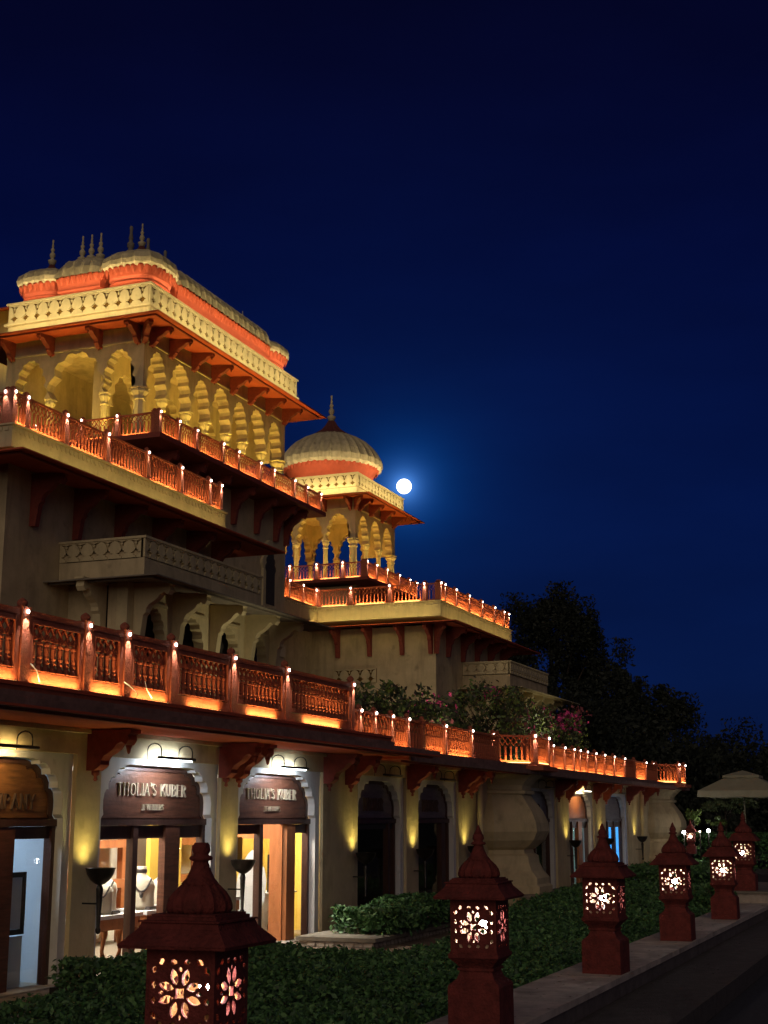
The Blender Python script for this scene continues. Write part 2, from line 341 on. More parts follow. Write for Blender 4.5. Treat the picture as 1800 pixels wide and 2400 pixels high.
# scroll brackets
def bracket_mesh(L=.62, H=.50, t=.2, name='bracket'):
    p = [(0, 0), (L, 0), (L, -.05), (L * .95, -.07), (L * .97, -.13), (L * .90, -.19), (L * .84, -.17), (L * .80, -.15), (L * .70, -.18), (L * .62, -.24), (L * .52, -.28), (L * .40, -.32),
         (L * .33, -.38), (L * .33, -.43), (L * .26, -.47), (L * .18, -H), (0, -H)]
    p = [(x, z * H / .5) if z < -.06 else (x, z) for x, z in p]
    m = MB(); m.plate([(-x, z) for x, z in p], [], -t / 2, t / 2, 'X')
    m.box(-t * .6, t * .6, -L - .02, .0, -.045, .0)
    m.lathe([(.012, -H - .13), (.03, -H - .11), (.018, -H - .07), (.05, -H - .045), (.05, -H + .01)], 6, (0, -L * .12))
    m.lathe([(.010, -.30), (.022, -.28), (.03, -.235), (.045, -.19)], 6, (0, -L * .88))
    return m.mesh(name)
BRK = bracket_mesh()
BX = [12.0, 15.18, 18.66, 19.08, 22.45, 23.4, 26.55, 29.75, 30.35, 38.05, 39.2, 42.55, 43.85, 47.3, 49.9]
for i, x in enumerate(BX): link('bracket', BRK, REDB, wing, (x, 9.999, 1.085 if x < 24 else 1.06))
# drain pipes
for x in (30.75, 49.05):
    b = MB(); b.tube([(x, 9.86, ZF), (x, 9.86, 1.0)], .075, 8); b.build('drain_pipe', CREAM2, wing)
# vase shaped octagonal bastions
def bastion(cx, cy):
    prof = [(1.42, -1.98), (1.42, -1.55), (1.36, -1.5), (1.36, -1.36), (1.22, -1.20), (1.14, -1.02), (1.12, -.86), (1.02, -.80), (1.0, -.72), (1.10, -.66), (1.28, -.50), (1.38, -.30), (1.36, -.10),
            (1.25, .15), (1.10, .36), (1.0, .50), (.97, .555), (1.06, .57), (1.06, .64), (.98, .66), (1.0, .76), (1.12, .90), (1.26, 1.0), (1.28, 1.08)]
    m = MB(); m.lathe([(r * 1.06, z) for r, z in prof], 8, (cx, cy), rot=PI / 8, smooth=False); m.build('bastion', CREAM, wing)
    m = MB(); m.lathe([(1.62, 1.085), (1.70, 1.10), (1.70, 1.20), (1.52, 1.22), (1.52, 1.262)], 8, (cx, cy), rot=PI / 8, smooth=False); m.build('bastion_eave', REDS2, wing)
BAST = [(32.75, 10.3), (52.0, 10.3)]
for c in BAST: bastion(*c)

# ------------------------------------------------------------------ shopfronts
def glyphs():
    el = lambda cx, cy, rx, ry, a0, a1, n=10: [(cx + rx * math.cos(R(a0 + (a1 - a0) * i / n)), cy + ry * math.sin(R(a0 + (a1 - a0) * i / n))) for i in range(n + 1)]
    return {'T': (.66, [[(.02, .96), (.64, .96)], [(.33, 1), (.33, 0)]]), 'H': (.76, [[(.12, 0), (.12, 1)], [(.64, 0), (.64, 1)], [(.12, .5), (.64, .5)]]),
            'O': (.80, [el(.40, .5, .33, .46, 0, 360, 16)]), 'L': (.58, [[(.12, 1), (.12, 0)], [(.12, .04), (.55, .04)], [(.55, .04), (.55, .2)]]), 'I': (.26, [[(.13, 0), (.13, 1)]]),
            'A': (.74, [[(.04, 0), (.36, 1)], [(.36, 1), (.70, 0)], [(.16, .34), (.58, .34)]]), "'": (.2, [[(.12, 1.05), (.07, .80)]]),
            'S': (.56, [el(.28, .74, .20, .22, 20, 250, 8) + el(.28, .26, .21, .22, 70, -160, 8)]), ' ': (.36, []), 'K': (.72, [[(.12, 0), (.12, 1)], [(.14, .42), (.62, 1)], [(.28, .56), (.68, 0)]]),
            'U': (.74, [[(.12, 1), (.12, .32)] + el(.36, .30, .24, .26, 180, 360, 6) + [(.60, 1)]]), 'B': (.66, [[(.12, 0), (.12, 1)], [(.12, .96)] + el(.32, .75, .22, .21, 90, -90, 6) + [(.12, .53)], [(.12, .51)] + el(.34, .27, .25, .23, 90, -90, 6) + [(.12, .04)]]),
            'E': (.60, [[(.12, 0), (.12, 1)], [(.12, .96), (.54, .96)], [(.12, .52), (.44, .52)], [(.12, .04), (.56, .04)]]), 'R': (.70, [[(.12, 0), (.12, 1)], [(.12, .96)] + el(.33, .74, .23, .22, 90, -90, 6) + [(.12, .52)], [(.34, .50), (.66, 0)]]),
            'J': (.44, [[(.30, 1), (.30, .2), (.22, .02), (.06, -.02)]]), 'W': (1.0, [[(.04, 1), (.27, 0)], [(.27, 0), (.50, 1)], [(.50, 1), (.73, 0)], [(.73, 0), (.96, 1)]]), 'C': (.70, [el(.40, .5, .32, .46, 45, 315, 12)]),
            'M': (.92, [[(.10, 0), (.14, 1)], [(.14, 1), (.46, .06)], [(.46, .06), (.78, 1)], [(.78, 1), (.82, 0)]]), 'P': (.62, [[(.12, 0), (.12, 1)], [(.12, .96)] + el(.32, .73, .23, .23, 90, -90, 6) + [(.12, .50)]]),
            'N': (.78, [[(.12, 0), (.12, 1)], [(.12, 1), (.66, 0)], [(.66, 0), (.66, 1)]]), 'Y': (.68, [[(.04, 1), (.34, .48)], [(.64, 1), (.34, .48)], [(.34, .48), (.34, 0)]]), 'D': (.76, [[(.12, 0), (.12, 1)], [(.12, .96), (.30, .96)] + el(.30, .5, .36, .46, 90, -90, 8) + [(.12, .04)]])}
GL = glyphs()
def lettering(text, xc, z, h, y, m, parent, cond=1.12, name='lettering', wgt=.085, gap=.13):
    W = sum(GL[c][0] * cond + gap for c in text) * h; x = xc - W / 2; k = 0
    for c in text:
        wd, st = GL[c]; mb = MB()
        for pl in st:
            for i in range(len(pl) - 1):
                p = Vector((pl[i][0] * h * cond, pl[i][1] * h)); q = Vector((pl[i + 1][0] * h * cond, pl[i + 1][1] * h)); d = q - p
                if d.length < 1e-6: continue
                vert = abs(d.y) / d.length; t = h * (wgt * .45 + wgt * .65 * vert) / 2; n = Vector((-d.y, d.x)).normalized() * t; d = d.normalized() * t * .4; k += 1
                y0 = y - .022 - (k % 7) * .0011
                c4 = [p - d + n, q + d + n, q + d - n, p - d - n]
                mb.add([(x + a.x, y0, z + a.y) for a in c4] + [(x + a.x, y, z + a.y) for a in c4], [(0, 1, 2, 3), (0, 4, 5, 1), (1, 5, 6, 2), (2, 6, 7, 3), (3, 7, 4, 0)])
            if len(pl) == 2 and abs(pl[0][0] - pl[1][0]) < .05:       # serifs
                for (px, pz) in pl:
                    if .02 < pz < .98: continue
                    k += 1; y0 = y - .02 - (k % 7) * .0011; pz = max(.02, min(.98, pz))
                    mb.box(x + px * h * cond - h * .10, x + px * h * cond + h * .10, y0, y, z + pz * h - h * .02, z + pz * h + h * .02)
        x += (wd * cond + gap) * h
        if mb.v: mb.build('letter', m, parent)
GREYW = mat('grey_wood', (.17, .14, .145), .5, .3, 3, .2, 12, streak=8)
YS = 10.20      # face of sign and joinery
def signboard(a, bb, lines, label, lm, wood=WOOD):
    xc = (a + bb) / 2
    t = thing('signboard', label, 'sign', (0, 0, 0), 'shop signboards')
    h = [p for p in arch_hole(a, bb) if p[1] > -.01]
    inn = [(xc + (x - xc) * .985, z - .012) for x, z in h]
    m = MB(); m.plate([(a + .03, .005)] + inn + [(bb - .03, .005)], [], YS, YS + .06); m.build('board', wood, t)
    # moulded rim
    rim = [(xc + (x - xc) * .985, z - .012) for x, z in h]; rin = [(xc + (x - xc) * .925, .02 + (z - .02) * .90) for x, z in h]
    o_ = rim + list(reversed(rin)); m = MB(); m.plate(o_, [], YS - .022, YS - .001); m.build('rim', WOODH, t)
    for txt, z, hh, xo in lines: lettering(txt, xc + xo, z, hh, YS - .001, lm, t, **({'cond': .72, 'gap': .04} if txt == 'DIACOLOR' else {}))
    return t
def front(i, cuts, lower=-.25, leaf=None, panel=WOODH, glass=True):
    """joinery: transom, jambs, mullions at cuts [(x0,x1)], dark top lights down to `lower`, glass below"""
    n, A, a, bb, B = SH[i]
    fr = thing_part = bpy.data.objects.new('shopfront', None); COL.objects.link(fr); fr.parent = wing
    m = MB(); m.box(a - .02, bb + .02, YS - .05, YS + .09, ZT - .075, ZT + .012); m.build('transom', WOODH, fr)
    for x0, x1 in ((a - .02, a + .07), (bb - .07, bb + .02)):
        m = MB(); m.box(x0, x1, YS - .03, YS + .08, ZF, ZT - .076); m.build('jamb', WOODH, fr)
    for x0, x1, *w in cuts:
        m = MB(); m.box(x0, x1, YS - .035, YS + .07, ZF, ZT - .076); m.build('mullion', w[0] if w else WOODH, fr)
    xs = [a + .07]
    for c in cuts: xs += [c[0], c[1]]
    xs.append(bb - .07)
    for k in range(0, len(xs), 2):
        if xs[k + 1] - xs[k] < .12: continue
        if lower is not None and (leaf is None or k != leaf):
            m = MB(); m.box(xs[k] + .001, xs[k + 1] - .001, YS + .01, YS + .035, lower, ZT - .077); m.build('top_light', panel, fr)
        if glass:
            m = MB(); m.box(xs[k] + .001, xs[k + 1] - .001, YS + .018, YS + .024, ZF, (lower if lower is not None and (leaf is None or k != leaf) else ZT - .077) - .001); m.build('glass_pane', GLASS, fr)
    return fr
front(0, [(12.9, 13.92, WOOD)], -.24)
front(1, [(16.52, 16.64), (17.36, 17.76, WOOD)], -.27)
fr3 = front(2, [(20.28, 20.40), (21.28, 21.60, WOODO)], -.24, leaf=2)
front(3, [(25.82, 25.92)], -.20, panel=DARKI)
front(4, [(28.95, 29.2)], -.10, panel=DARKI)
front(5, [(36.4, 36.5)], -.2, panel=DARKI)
front(6, [(40.35, 40.45), (41.1, 41.55, WOODO)], -.28)
front(7, [(44.95, 45.1), (45.9, 46.1)], -.28)
signboard(11.45, 14.73, [('COMPANY', .11, .17, .66)], 'brown signboard reading COMPANY, cut by the left edge', CARVE, mat('amber_wood', (.20, .085, .03), .45, .45, 3, .2, 12, streak=8))
signboard(15.56, 18.5, [("THOLIA'S KUBER", .30, .165, 0), ('JEWELLERS', .11, .078, 0)], "THOLIA'S KUBER signboard nearest the big foreground lantern, on the wider shopfront", LETTER)
signboard(19.33, 22.17, [("THOLIA'S KUBER", .30, .165, 0), ('JEWELLERS', .11, .078, 0)], "THOLIA'S KUBER signboard over the shop with the open orange wooden door", LETTER)
signboard(24.03, 26.22, [('DIACOLOR', .14, .24, 0)], 'unlit signboard reading DIACOLOR over the first dark shopfront', CARVE, GREYW)
signboard(27.2, 29.45, [('DIACOLOR', .14, .24, 0)], 'unlit signboard over the second dark shopfront beside the vase shaped bastion', CARVE, GREYW)
signboard(35.12, 37.86, [('DIACOLOR', .14, .24, 0)], 'unlit signboard half hidden behind the nearer bastion', CARVE, GREYW)
signboard(39.52, 42.32, [], 'small signboard glowing orange over the shop with pale curtains', CARVE, WOODO)
signboard(44.12, 47.1, [], 'plain signboard over the shop glowing blue inside', CARVE, GREYW)
# picture lamps over the signs
def sign_lamp(xc, w, z, label, col, power, lit):
    t = thing('picture_lamp', label, 'lamp', (xc, 10.0, z), 'lamps over the shop signs')
    for s in (-1, 1):
        x = s * w * .42
        pts = [(x, .0, -.02)] + [(x, -.11 + .11 * math.cos(a), .10 + .09 * math.sin(a)) for a in [PI * k / 6 for k in range(7)]] + [(x, -.22, .0)]
        m = MB(); m.tube(pts, .009, 5); m.build('arm', BRONZE, t)
    m = MB(); m.tube([(-w / 2, -.22, 0), (w / 2, -.22, 0)], .020, 8); m.build('shade', BRONZE, t)
    if lit:
        m = MB(); m.tube([(-w * .44, -.20, -.024), (w * .44, -.20, -.024)], .012, 6); m.build('tube', lit, t)
    if power: area(t, (0, -.19, -.035), (0, .10, -.22), col, power, w * .85, .03)
COOL = (.78, .90, 1.0)
sign_lamp(13.0, 1.5, .80, 'long dark lamp bar over the COMPANY sign', (1, .72, .3), 7, None)
sign_lamp(16.95, 1.0, .80, "bright white lamp over the THOLIA'S KUBER sign nearest the left", COOL, 9.5, E_TUBE)
sign_lamp(20.75, 1.0, .80, "bright white lamp over the THOLIA'S KUBER sign above the orange door", COOL, 9.5, E_TUBE)
sign_lamp(25.1, .95, .80, 'unlit wire lamp over the first DIACOLOR sign', COOL, 0, None)
sign_lamp(28.3, .95, .80, 'unlit wire lamp over the second DIACOLOR sign by the bastion', COOL, 0, None)
sign_lamp(36.6, .95, .80, 'unlit wire lamp just behind the nearer bastion', COOL, 0, None)
sign_lamp(40.9, .9, .80, 'small warm lamp over the orange glowing sign', (1, .75, .4), 5, E_SPK)
sign_lamp(45.6, .9, .80, 'unlit wire lamp over the blue glowing shop', COOL, 0, None)
# torch sconces
def torch(x, label, power=2.0, z=-.60):
    t = thing('wall_torch', label, 'wall lamp', (x, 10.0, z), 'torch lamps on the shop piers')
    m = MB(); m.lathe([(.02, -.20), (.06, -.185), (.12, -.14), (.165, -.07), (.185, .0), (.192, .004), (.180, .004), (.16, -.06), (.115, -.12), (.05, -.155), (.0, -.16)], 16, (0, -.26), cap=False); m.build('bowl', BRONZE, t)
    m = MB(); m.lathe([(.15, -.052), (.0, -.05)], 16, (0, -.26), cap=False); m.build('diffuser', E_CUP, t)
    m = MB(); m.lathe([(.005, -.78), (.03, -.76), (.035, -.72), (.022, -.70), (.040, -.30), (.045, -.25), (.03, -.20)], 8, (0, -.26)); m.build('stem', BRONZE, t)
    m = MB(); m.tube([(0, -.02, -.42), (0, -.25, -.42)], .012, 6); m.build('arm', BRONZE, t)
    m = MB(); m.lathe([(.0, -.03), (.085, -.025), (.095, 0), (.095, .0)], 12, cap=False); m.xf(Matrix.Translation((0, 0, -.42)) @ Matrix.Rotation(R(90), 4, 'X')); m.build('wall_mount', BRONZE, t)
    spot(t, (0, -.15, -.02), (0, -.05, 1.0), (1.0, .82, .22), power * 5.5, 120, 1.0, .10)
for x, l in [(15.1, 'bowl shaped wall torch between the COMPANY shop and the jewellery window'), (18.9, "bowl shaped wall torch between the two THOLIA'S KUBER shopfronts"), (23.65, 'bowl shaped wall torch on the broad cream pier left of the first dark shopfront'),
             (26.75, 'bowl shaped wall torch between the two dark DIACOLOR shopfronts'), (30.0, 'bowl shaped wall torch half hidden behind the second foreground lantern'), (39.0, 'bowl shaped wall torch left of the shop with the orange sign'),
             (43.2, 'bowl shaped wall torch behind the dome of the third lantern'), (48.3, 'bowl shaped wall torch beside the far drain pipe')]:
    torch(x, l)

# ---- shop interiors (rooms are part of the wing)
def room(x0, x1, y1, wallm, backm, zc=.75, floor=TILE, rightm=None):
    m = MB(); m.box(x0, x1, y1, y1 + .1, ZF, zc); m.build('room_wall', backm, wing)
    m = MB(); m.box(x1 - .1, x1, 10.37, y1 - .002, ZF, zc); m.build('room_wall', rightm or wallm, wing)
    m = MB(); m.box(x0, x0 + .1, 10.37, y1 - .002, ZF, zc); m.build('room_wall', wallm, wing)
    m = MB(); m.box(x0 + .1, x1 - .1, 10.37, y1 - .002, zc - .06, zc); m.build('room_ceiling', wallm, wing)
    m = MB(); m.box(x0, x1, 10.31, y1, ZF - .1, ZF - .002); m.build('room_floor', floor, wing)
def ceil_light(x, y, w, d, power, col, z=.66):
    m = MB(); m.box(-w / 2, w / 2, -d / 2, d / 2, -.02, 0)
    o = m.build('ceiling_light', emit('ceil_%d_%d' % (int(col[0] * 100), int(col[2] * 100)), col, 2.0), wing); o.location = (x, y, z + .02)
    area(wing, (x, y, z - .02), (x, y, -2), col, power, w, d)
room(8.5, 15.0, 12.9, WALLB, WALLB); ceil_light(13.6, 11.4, 1.4, .8, 17, (.70, .85, 1.0)); 
room(15.15, 23.6, 12.9, WALLI, WALLI, rightm=WALLY)
for x in (16.6, 18.6, 20.6, 22.4): ceil_light(x, 11.2, .9, .6, 70, (1.0, .93, .78))
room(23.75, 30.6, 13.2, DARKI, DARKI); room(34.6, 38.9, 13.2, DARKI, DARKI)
room(39.1, 43.7, 12.9, WALLB, WALLB); ceil_light(41.5, 11.4, .9, .6, 14, (.75, .95, .95))
room(43.8, 49.4, 12.9, WALLB, WALLB); 
m = MB(); m.box(45.2, 49.0, 12.6, 12.64, -1.9, .4); m.build('blue_wall_screen', E_BLUE, wing)
m = MB(); m.box(49.2, 49.24, 10.6, 12.4, -1.9, .4); m.build('blue_wall_screen', E_BLUE, wing)
ceil_light(46.5, 11.4, .8, .5, 10, (.25, .65, 1.0))
# yellow wall behind the right of each jewellery window
for x in (18.95, 21.9):
    m = MB(); m.box(x, x + .95, 11.35, 11.42, ZF, .7); m.build('yellow_partition', WALLY, wing)
# shelving of orange wood
def shelf(x0, x1, y, label, n=4):
    t = thing('wall_shelf', label, 'shelf', ((x0 + x1) / 2, y, ZF), 'wooden shelves inside the jewellery shop'); w = (x1 - x0) / 2
    for x in (-w, w - .10):
        m = MB(); m.box(x, x + .10, -.10, .0, 0, 2.55); m.build('upright', WOODO, t)
    for k in range(n):
        z = .25 + k * .62; m = MB(); m.box(-w + .101, w - .101, -.32, -.002, z, z + .12); m.build('shelf_board', WOODO, t)
shelf(17.4, 18.75, 12.6, 'orange wood wall shelves at the left end of the jewellery window'); shelf(19.0, 20.3, 12.72, 'orange wood wall shelves behind the necklace busts'); shelf(21.3, 22.8, 12.75, 'orange wood wall shelves deep inside the jewellery shop', 5)
# display tables and busts
def table(x0, x1, y0, y1, z, label):
    t = thing('display_table', label, 'table', ((x0 + x1) / 2, (y0 + y1) / 2, ZF)); w, d, h = (x1 - x0) / 2, (y1 - y0) / 2, z - ZF
    m = MB(); m.box(-w, w, -d, d, h - .05, h); m.build('table_top', PALE, t)
    m = MB(); m.box(-w + .03, w - .03, -d + .03, d - .03, h - .20, h - .051); m.build('apron', WOODO, t)
    for sx in (-1, 1):
        for sy in (-1, 1):
            x, y = sx * (w - .09), sy * (d - .09)
            m = MB(); m.tube([(x, y, h - .201), (x + sx * .035, y, h - .32), (x + sx * .01, y, (h - .2) * .5), (x - sx * .015, y, .12), (x + sx * .03, y, .001)], [.06, .055, .035, .026, .04], 7); m.build('leg', WOODO, t)
table(15.7, 17.6, 10.62, 11.3, -1.28, 'white topped display table with curved orange legs in the left jewellery window')
table(17.7, 19.3, 10.62, 11.2, -1.28, 'white topped display table under the pendant bust')
table(19.6, 20.6, 10.62, 11.3, -1.22, 'display table of gold jewellery left of the orange door')
def bust(x, y, z, s, label, rz=-1.0):
    t = thing('necklace_bust', label, 'display bust', (x, y, z), 'necklace busts in the jewellery window', rz)
    prof = [(.15, 0), (.16, .05), (.155, .16), (.165, .26), (.15, .33), (.10, .37), (.062, .40), (.055, .44), (.06, .49), (.055, .50)]
    m = MB(); m.lathe([(r * s, zz * s) for r, zz in prof], 14, sy=.62); m.build('bust', BUSTM, t)
    pts = [(.115 * s * math.sin(a), -.62 * .165 * s * 1.05 * math.cos(a * .5), (.36 - .15 * math.cos(a) ** 2 * (1 if abs(a) < PI / 2 else 0)) * s) for a in [(-1 + 2 * k / 12) * 1.45 for k in range(13)]]
    m = MB(); m.tube(pts, .012 * s, 5); m.build('necklace', GEM, t)
    m = MB(); m.lathe([(.0, -.09 * s), (.02 * s, -.07 * s), (.028 * s, -.03 * s), (.0, 0)], 6, (0, -.62 * .165 * s * 1.12)); m.xf(Matrix.Translation((0, 0, .22 * s))); m.build('pendant', GEM, t)
    m = MB(); m.lathe([(.061 * s, .425 * s), (.066 * s, .435 * s), (.066 * s, .46 * s), (.06 * s, .468 * s)], 10, sy=.66, cap=False); m.build('choker', GEM, t)
bust(16.85, 10.85, -1.278, 1.05, 'cream necklace bust at the left, nearest the wall torch'); bust(17.22, 11.05, -1.278, 1.18, 'cream necklace bust second from the left, with a yellow collar')
bust(17.98, 10.9, -1.278, 1.2, 'tall cream bust with a dark pendant, right of the dark mullion'); bust(18.75, 10.95, -1.278, 1.15, 'cream necklace bust at the right end, beside the thick door post')
bust(18.62, 12.45, -.98, .9, 'small cream bust high on the back shelf')
GOLD = mat('gold', (.72, .46, .10), .3, .2, 20, 0, metal=.8)
def trinket(x, y, z, label, m_, k):
    t = MB()
    t.lathe([(.06, 0), (.065, .02), (.02, .04), (.05, .09), (.045, .15), (.02, .17)] if k % 2 else [(.08, 0), (.08, .03), (.03, .05), (.06, .11), (.0, .13)], 8)
    o = t.build('jewellery_stand', m_); o.location = (x, y, z); tag(o, label, 'jewellery', 'small jewellery stands')
for k, (x, y, z, l) in enumerate([(16.4, 10.8, -1.278, 'little jewellery stand in front of the left bust'), (19.85, 10.9, -1.218, 'gold jewellery stand at the left of the gold display'), (20.05, 10.8, -1.218, 'gold jewellery stand in the middle of the gold display'),
                                  (20.25, 10.95, -1.218, 'gold jewellery stand at the right of the gold display'), (20.42, 11.1, -1.218, 'gold jewellery stand behind the gold display')]):
    trinket(x, y, z, l, BUSTM if k == 0 else GOLD, k)
for k in range(14):
    x = 17.5 + (k % 5) * .3 + (k // 5) * .2; zz = (-1.58, -.96, -.34)[k // 5]
    sh_ = ['cream box', 'pale figurine', 'small white vase', 'jewel stand', 'silver pot'][k % 5]
    tr = MB(); 
    if k % 5 == 0: tr.box(-.09, .09, -.06, .06, 0, .12); tr.box(-.095, .095, -.065, .065, .121, .15)
    else: tr.lathe([[(.05, 0), (.07, .05), (.03, .12), (.05, .2), (.02, .26)], [(.04, 0), (.09, .08), (.08, .16), (.03, .2), (.045, .24)], [(.07, 0), (.02, .02), (.02, .14), (.09, .16), (.0, .2)], [(.05, 0), (.10, .07), (.10, .12), (.06, .16), (.07, .18)]][k % 5 - 1], 10)
    o = tr.build('shelf_ornament', [BUSTM, PALE, GOLD, WOODO][k % 4]); o.location = (x + (0 if k < 10 else .1), 12.42, zz + .001)
    tag(o, sh_ + ' on the ' + ('lower', 'middle', 'upper')[k // 5] + ' orange shelf behind the jewellery window', 'ornament', 'ornaments on the shop shelves')
for k in range(7):
    m = MB(); m.box(-.11, .11, -.09, .09, 0, .035); m.box(-.10, .10, -.08, .08, .0355, .045)
    o = m.build('jewel_tray', PALE if k % 2 else GEM); o.location = (16.15 + k * .43 + (.16 if k > 3 else 0), 10.78 + .05 * (k % 2), -1.278 if k < 7 else -1.2); o.rotation_euler.z = random.uniform(-.3, .3)
    tag(o, ['black jewel tray at the far left of the display tables', 'white jewel tray before the left bust', 'black jewel tray below the yellow collared bust', 'white jewel tray at the gap between the tables', 'black jewel tray left of the tall pendant bust', 'white jewel tray right of the tall pendant bust', 'black jewel tray below the bust at the right end'][k], 'tray', 'jewel trays')
# door leaf, hanging cloth, card, monitor, urn, picture
m = thing('door_leaf', 'open orange wooden door leaf with tall glass and white cut-out shape', 'door', (21.25, 10.24, ZF), None, R(-95)); dl = m
q = MB(); w_ = .98
q.box(-w_, -w_ + .06, 0, .05, .0, 1.86); q.build('stile', WOODO, dl)
q = MB(); q.box(-.24, 0, 0, .05, .0, 1.86); q.build('stile', WOODO, dl)
q = MB(); q.box(-w_ + .061, -.241, .0, .05, 1.62, 1.86); q.build('rail', WOODO, dl)
q = MB(); q.box(-w_ + .061, -.241, .0, .05, .0, .14); q.build('rail', WOODO, dl)
q = MB(); q.box(-w_ + .062, -.242, .022, .028, .141, 1.619); q.build('glass_pane', GLASS, dl)
q = MB(); q.plate([(-.9, .28), (-.72, .20), (-.60, .10 + .15), (-.45, .42), (-.33, .62), (-.30, .95), (-.34, 1.14), (-.44, 1.26), (-.52, 1.40), (-.58, 1.44), (-.66, 1.38), (-.76, 1.24), (-.86, 1.0), (-.9, .7)], [], .018, .0215); q.build('cut_out_shape', TRANSL, dl)
o = MB().box(-.16, .16, -.004, .004, -.18, .18).build('hanging_card', MUSTARD); o.location = (20.02, 10.42, -.47); tag(o, 'mustard yellow card hanging in the window left of the orange door', 'card')
t = thing('monitor', 'tall framed blue screen standing in the right pane beside the orange door', 'screen', (22.05, 10.75, -1.22))
MB().box(-.22, .22, 0, .04, 0, .62).build('case', BLACK, t); MB().box(-.195, .195, -.003, -.0005, .03, .59).build('screen', E_SCREEN, t)
t = thing('wooden_cabinet', 'cream panelled cabinet below the blue screen', 'cabinet', (22.15, 10.85, ZF)); MB().box(-.45, .45, -.2, .25, 0, .70).build('carcase', WALLI, t); MB().box(-.49, .49, -.24, .27, .701, .73).build('top', BUSTM, t); MB().box(-.36, .1, -.215, -.201, .12, .56).build('door', WOODH, t)
o = MB().lathe([(.08, 0), (.15, .08), (.18, .20), (.15, .31), (.08, .36), (.07, .40), (.09, .42)], 14).build('urn', BRONZE); o.location = (21.66, 10.5, ZF); tag(o, 'round dark urn on the floor inside the orange door', 'urn')
t = thing('framed_picture', 'black picture frame leaning inside the bluish shop at the left', 'picture frame', (14.22, 10.42, -1.35)); MB().plate([(-.3, 0), (.3, 0), (.3, .72), (-.3, .72)], [[(-.24, .06), (.24, .06), (.24, .66), (-.24, .66)]], -.02, .02).build('frame', BLACK, t); MB().box(-.238, .238, -.004, .004, .062, .658).build('sheet', WALLB, t)
o = MB().box(-.3, .3, -.2, .2, 0, .58).build('pedestal', WALLB); o.location = (14.22, 10.62, ZF); tag(o, 'white pedestal under the black picture frame', 'pedestal')
for k, x in enumerate((16.2, 19.55)):
    t = thing('wall_poster', ['framed white pictures high in the left pane of the jewellery window', 'framed picture above the gold display'][k], 'picture', (x + 1.3, 12.2, -.35)); MB().box(-.35, .35, -.02, .02, 0, .5).build('frame', WOODO, t); MB().box(-.3, .3, -.026, -.021, .05, .45).build('sheet', PALE, t)
for k, x in enumerate((40.0, 42.4)):
    t = thing('curtain', ['pale green curtain left of the orange door post at the far shop', 'pale green curtain right of the orange door post at the far shop'][k], 'curtain', (x + .4, 10.6, ZF), 'curtains of the far shop'); q = MB()
    n_ = 24; q.add([(-.45 + .9 * i / n_, .05 * math.sin(i * 1.5), zz) for zz in (0, 1.75) for i in range(n_ + 1)], [(i, i + 1, n_ + 2 + i, n_ + 1 + i) for i in range(n_)], True); q.build('cloth', mat('pale_green_cloth', (.40, .52, .46), .8, .08, 4, .1, 10), t, False)
t = thing('white_mannequin', 'white dress form in front of the blue glow', 'mannequin', (45.6, 10.8, ZF)); MB().lathe([(.14, 0), (.14, .03), (.02, .05), (.02, .5), (.16, .6), (.18, .85), (.13, 1.0), (.19, 1.25), (.17, 1.38), (.05, 1.45), (.05, 1.54), (.0, 1.56)], 12).build('dress_form', emit('self_glow_white', (1, 1, 1), .8), t)  # emission on the dress form stands in for light falling on it

# ------------------------------------------------------------------ balustrades with lit posts
def post_mesh(H, s, nm='post'):
    m = MB(); h = s / 2; k = H
    m.box(-h, h, -h, h, 0, .86 * k)
    m.frus((0, 0), (h * 1.15, h * 1.15), (h * 1.25, h * 1.25), .862 * k, .89 * k)
    m.lathe([(h * .75, .89 * k), (h * .95, .915 * k), (h * 1.02, .94 * k), (h * .85, .965 * k), (h * .45, .985 * k), (.004, 1.0 * k)], 8)
    return m.mesh(nm)
BAL = MB().lathe([(.030, 0), (.036, .01), (.036, .05), (.022, .06), (.034, .10), (.024, .13), (.032, .145), (.032, .16), (.027, .17), (.030, .26), (.024, .275), (.036, .29), (.036, .31), (.016, .325), (.022, .34)], 6, smooth=False).mesh('baluster')
def lattice_into(m, L, z0, z1, pitch, t, y=0.0):
    h = z1 - z0; n = max(1, round(L / pitch)); p = L / n
    for d, yo in ((1, .003), (-1, -.003)):
        for i in range(-1, n + 1):
            for (xa, xb) in ((i * p, i * p + p),):
                a = Vector((xa, z0)) if d > 0 else Vector((xb, z0)); bq = Vector((xb, z1)) if d > 0 else Vector((xa, z1))
                # clip to 0..L
                def clip(a, bq):
                    pts = []
                    for (u, v) in ((a, bq),):
                        t0, t1 = 0.0, 1.0; dx = v.x - u.x
                        for lim, sg in ((0, 1), (L, -1)):
                            if abs(dx) < 1e-9: continue
                            tt = (lim - u.x) / dx
                            if (dx > 0) == (sg > 0): t0 = max(t0, tt)
                            else: t1 = min(t1, tt)
                        if t1 - t0 > .02: pts = [u.lerp(v, t0), u.lerp(v, t1)]
                    return pts
                c = clip(a, bq)
                if not c: continue
                q, r = c; dd = (r - q).normalized(); nn = Vector((-dd.y, dd.x)) * t / 2
                cs = [q + nn, r + nn, r - nn, q - nn]
                m.add([(c_.x - L / 2, y + yo - .016, c_.y) for c_ in cs] + [(c_.x - L / 2, y + yo + .016, c_.y) for c_ in cs], [(0, 1, 2, 3), (7, 6, 5, 4), (0, 4, 5, 1), (1, 5, 6, 2), (2, 6, 7, 3), (3, 7, 4, 0)])
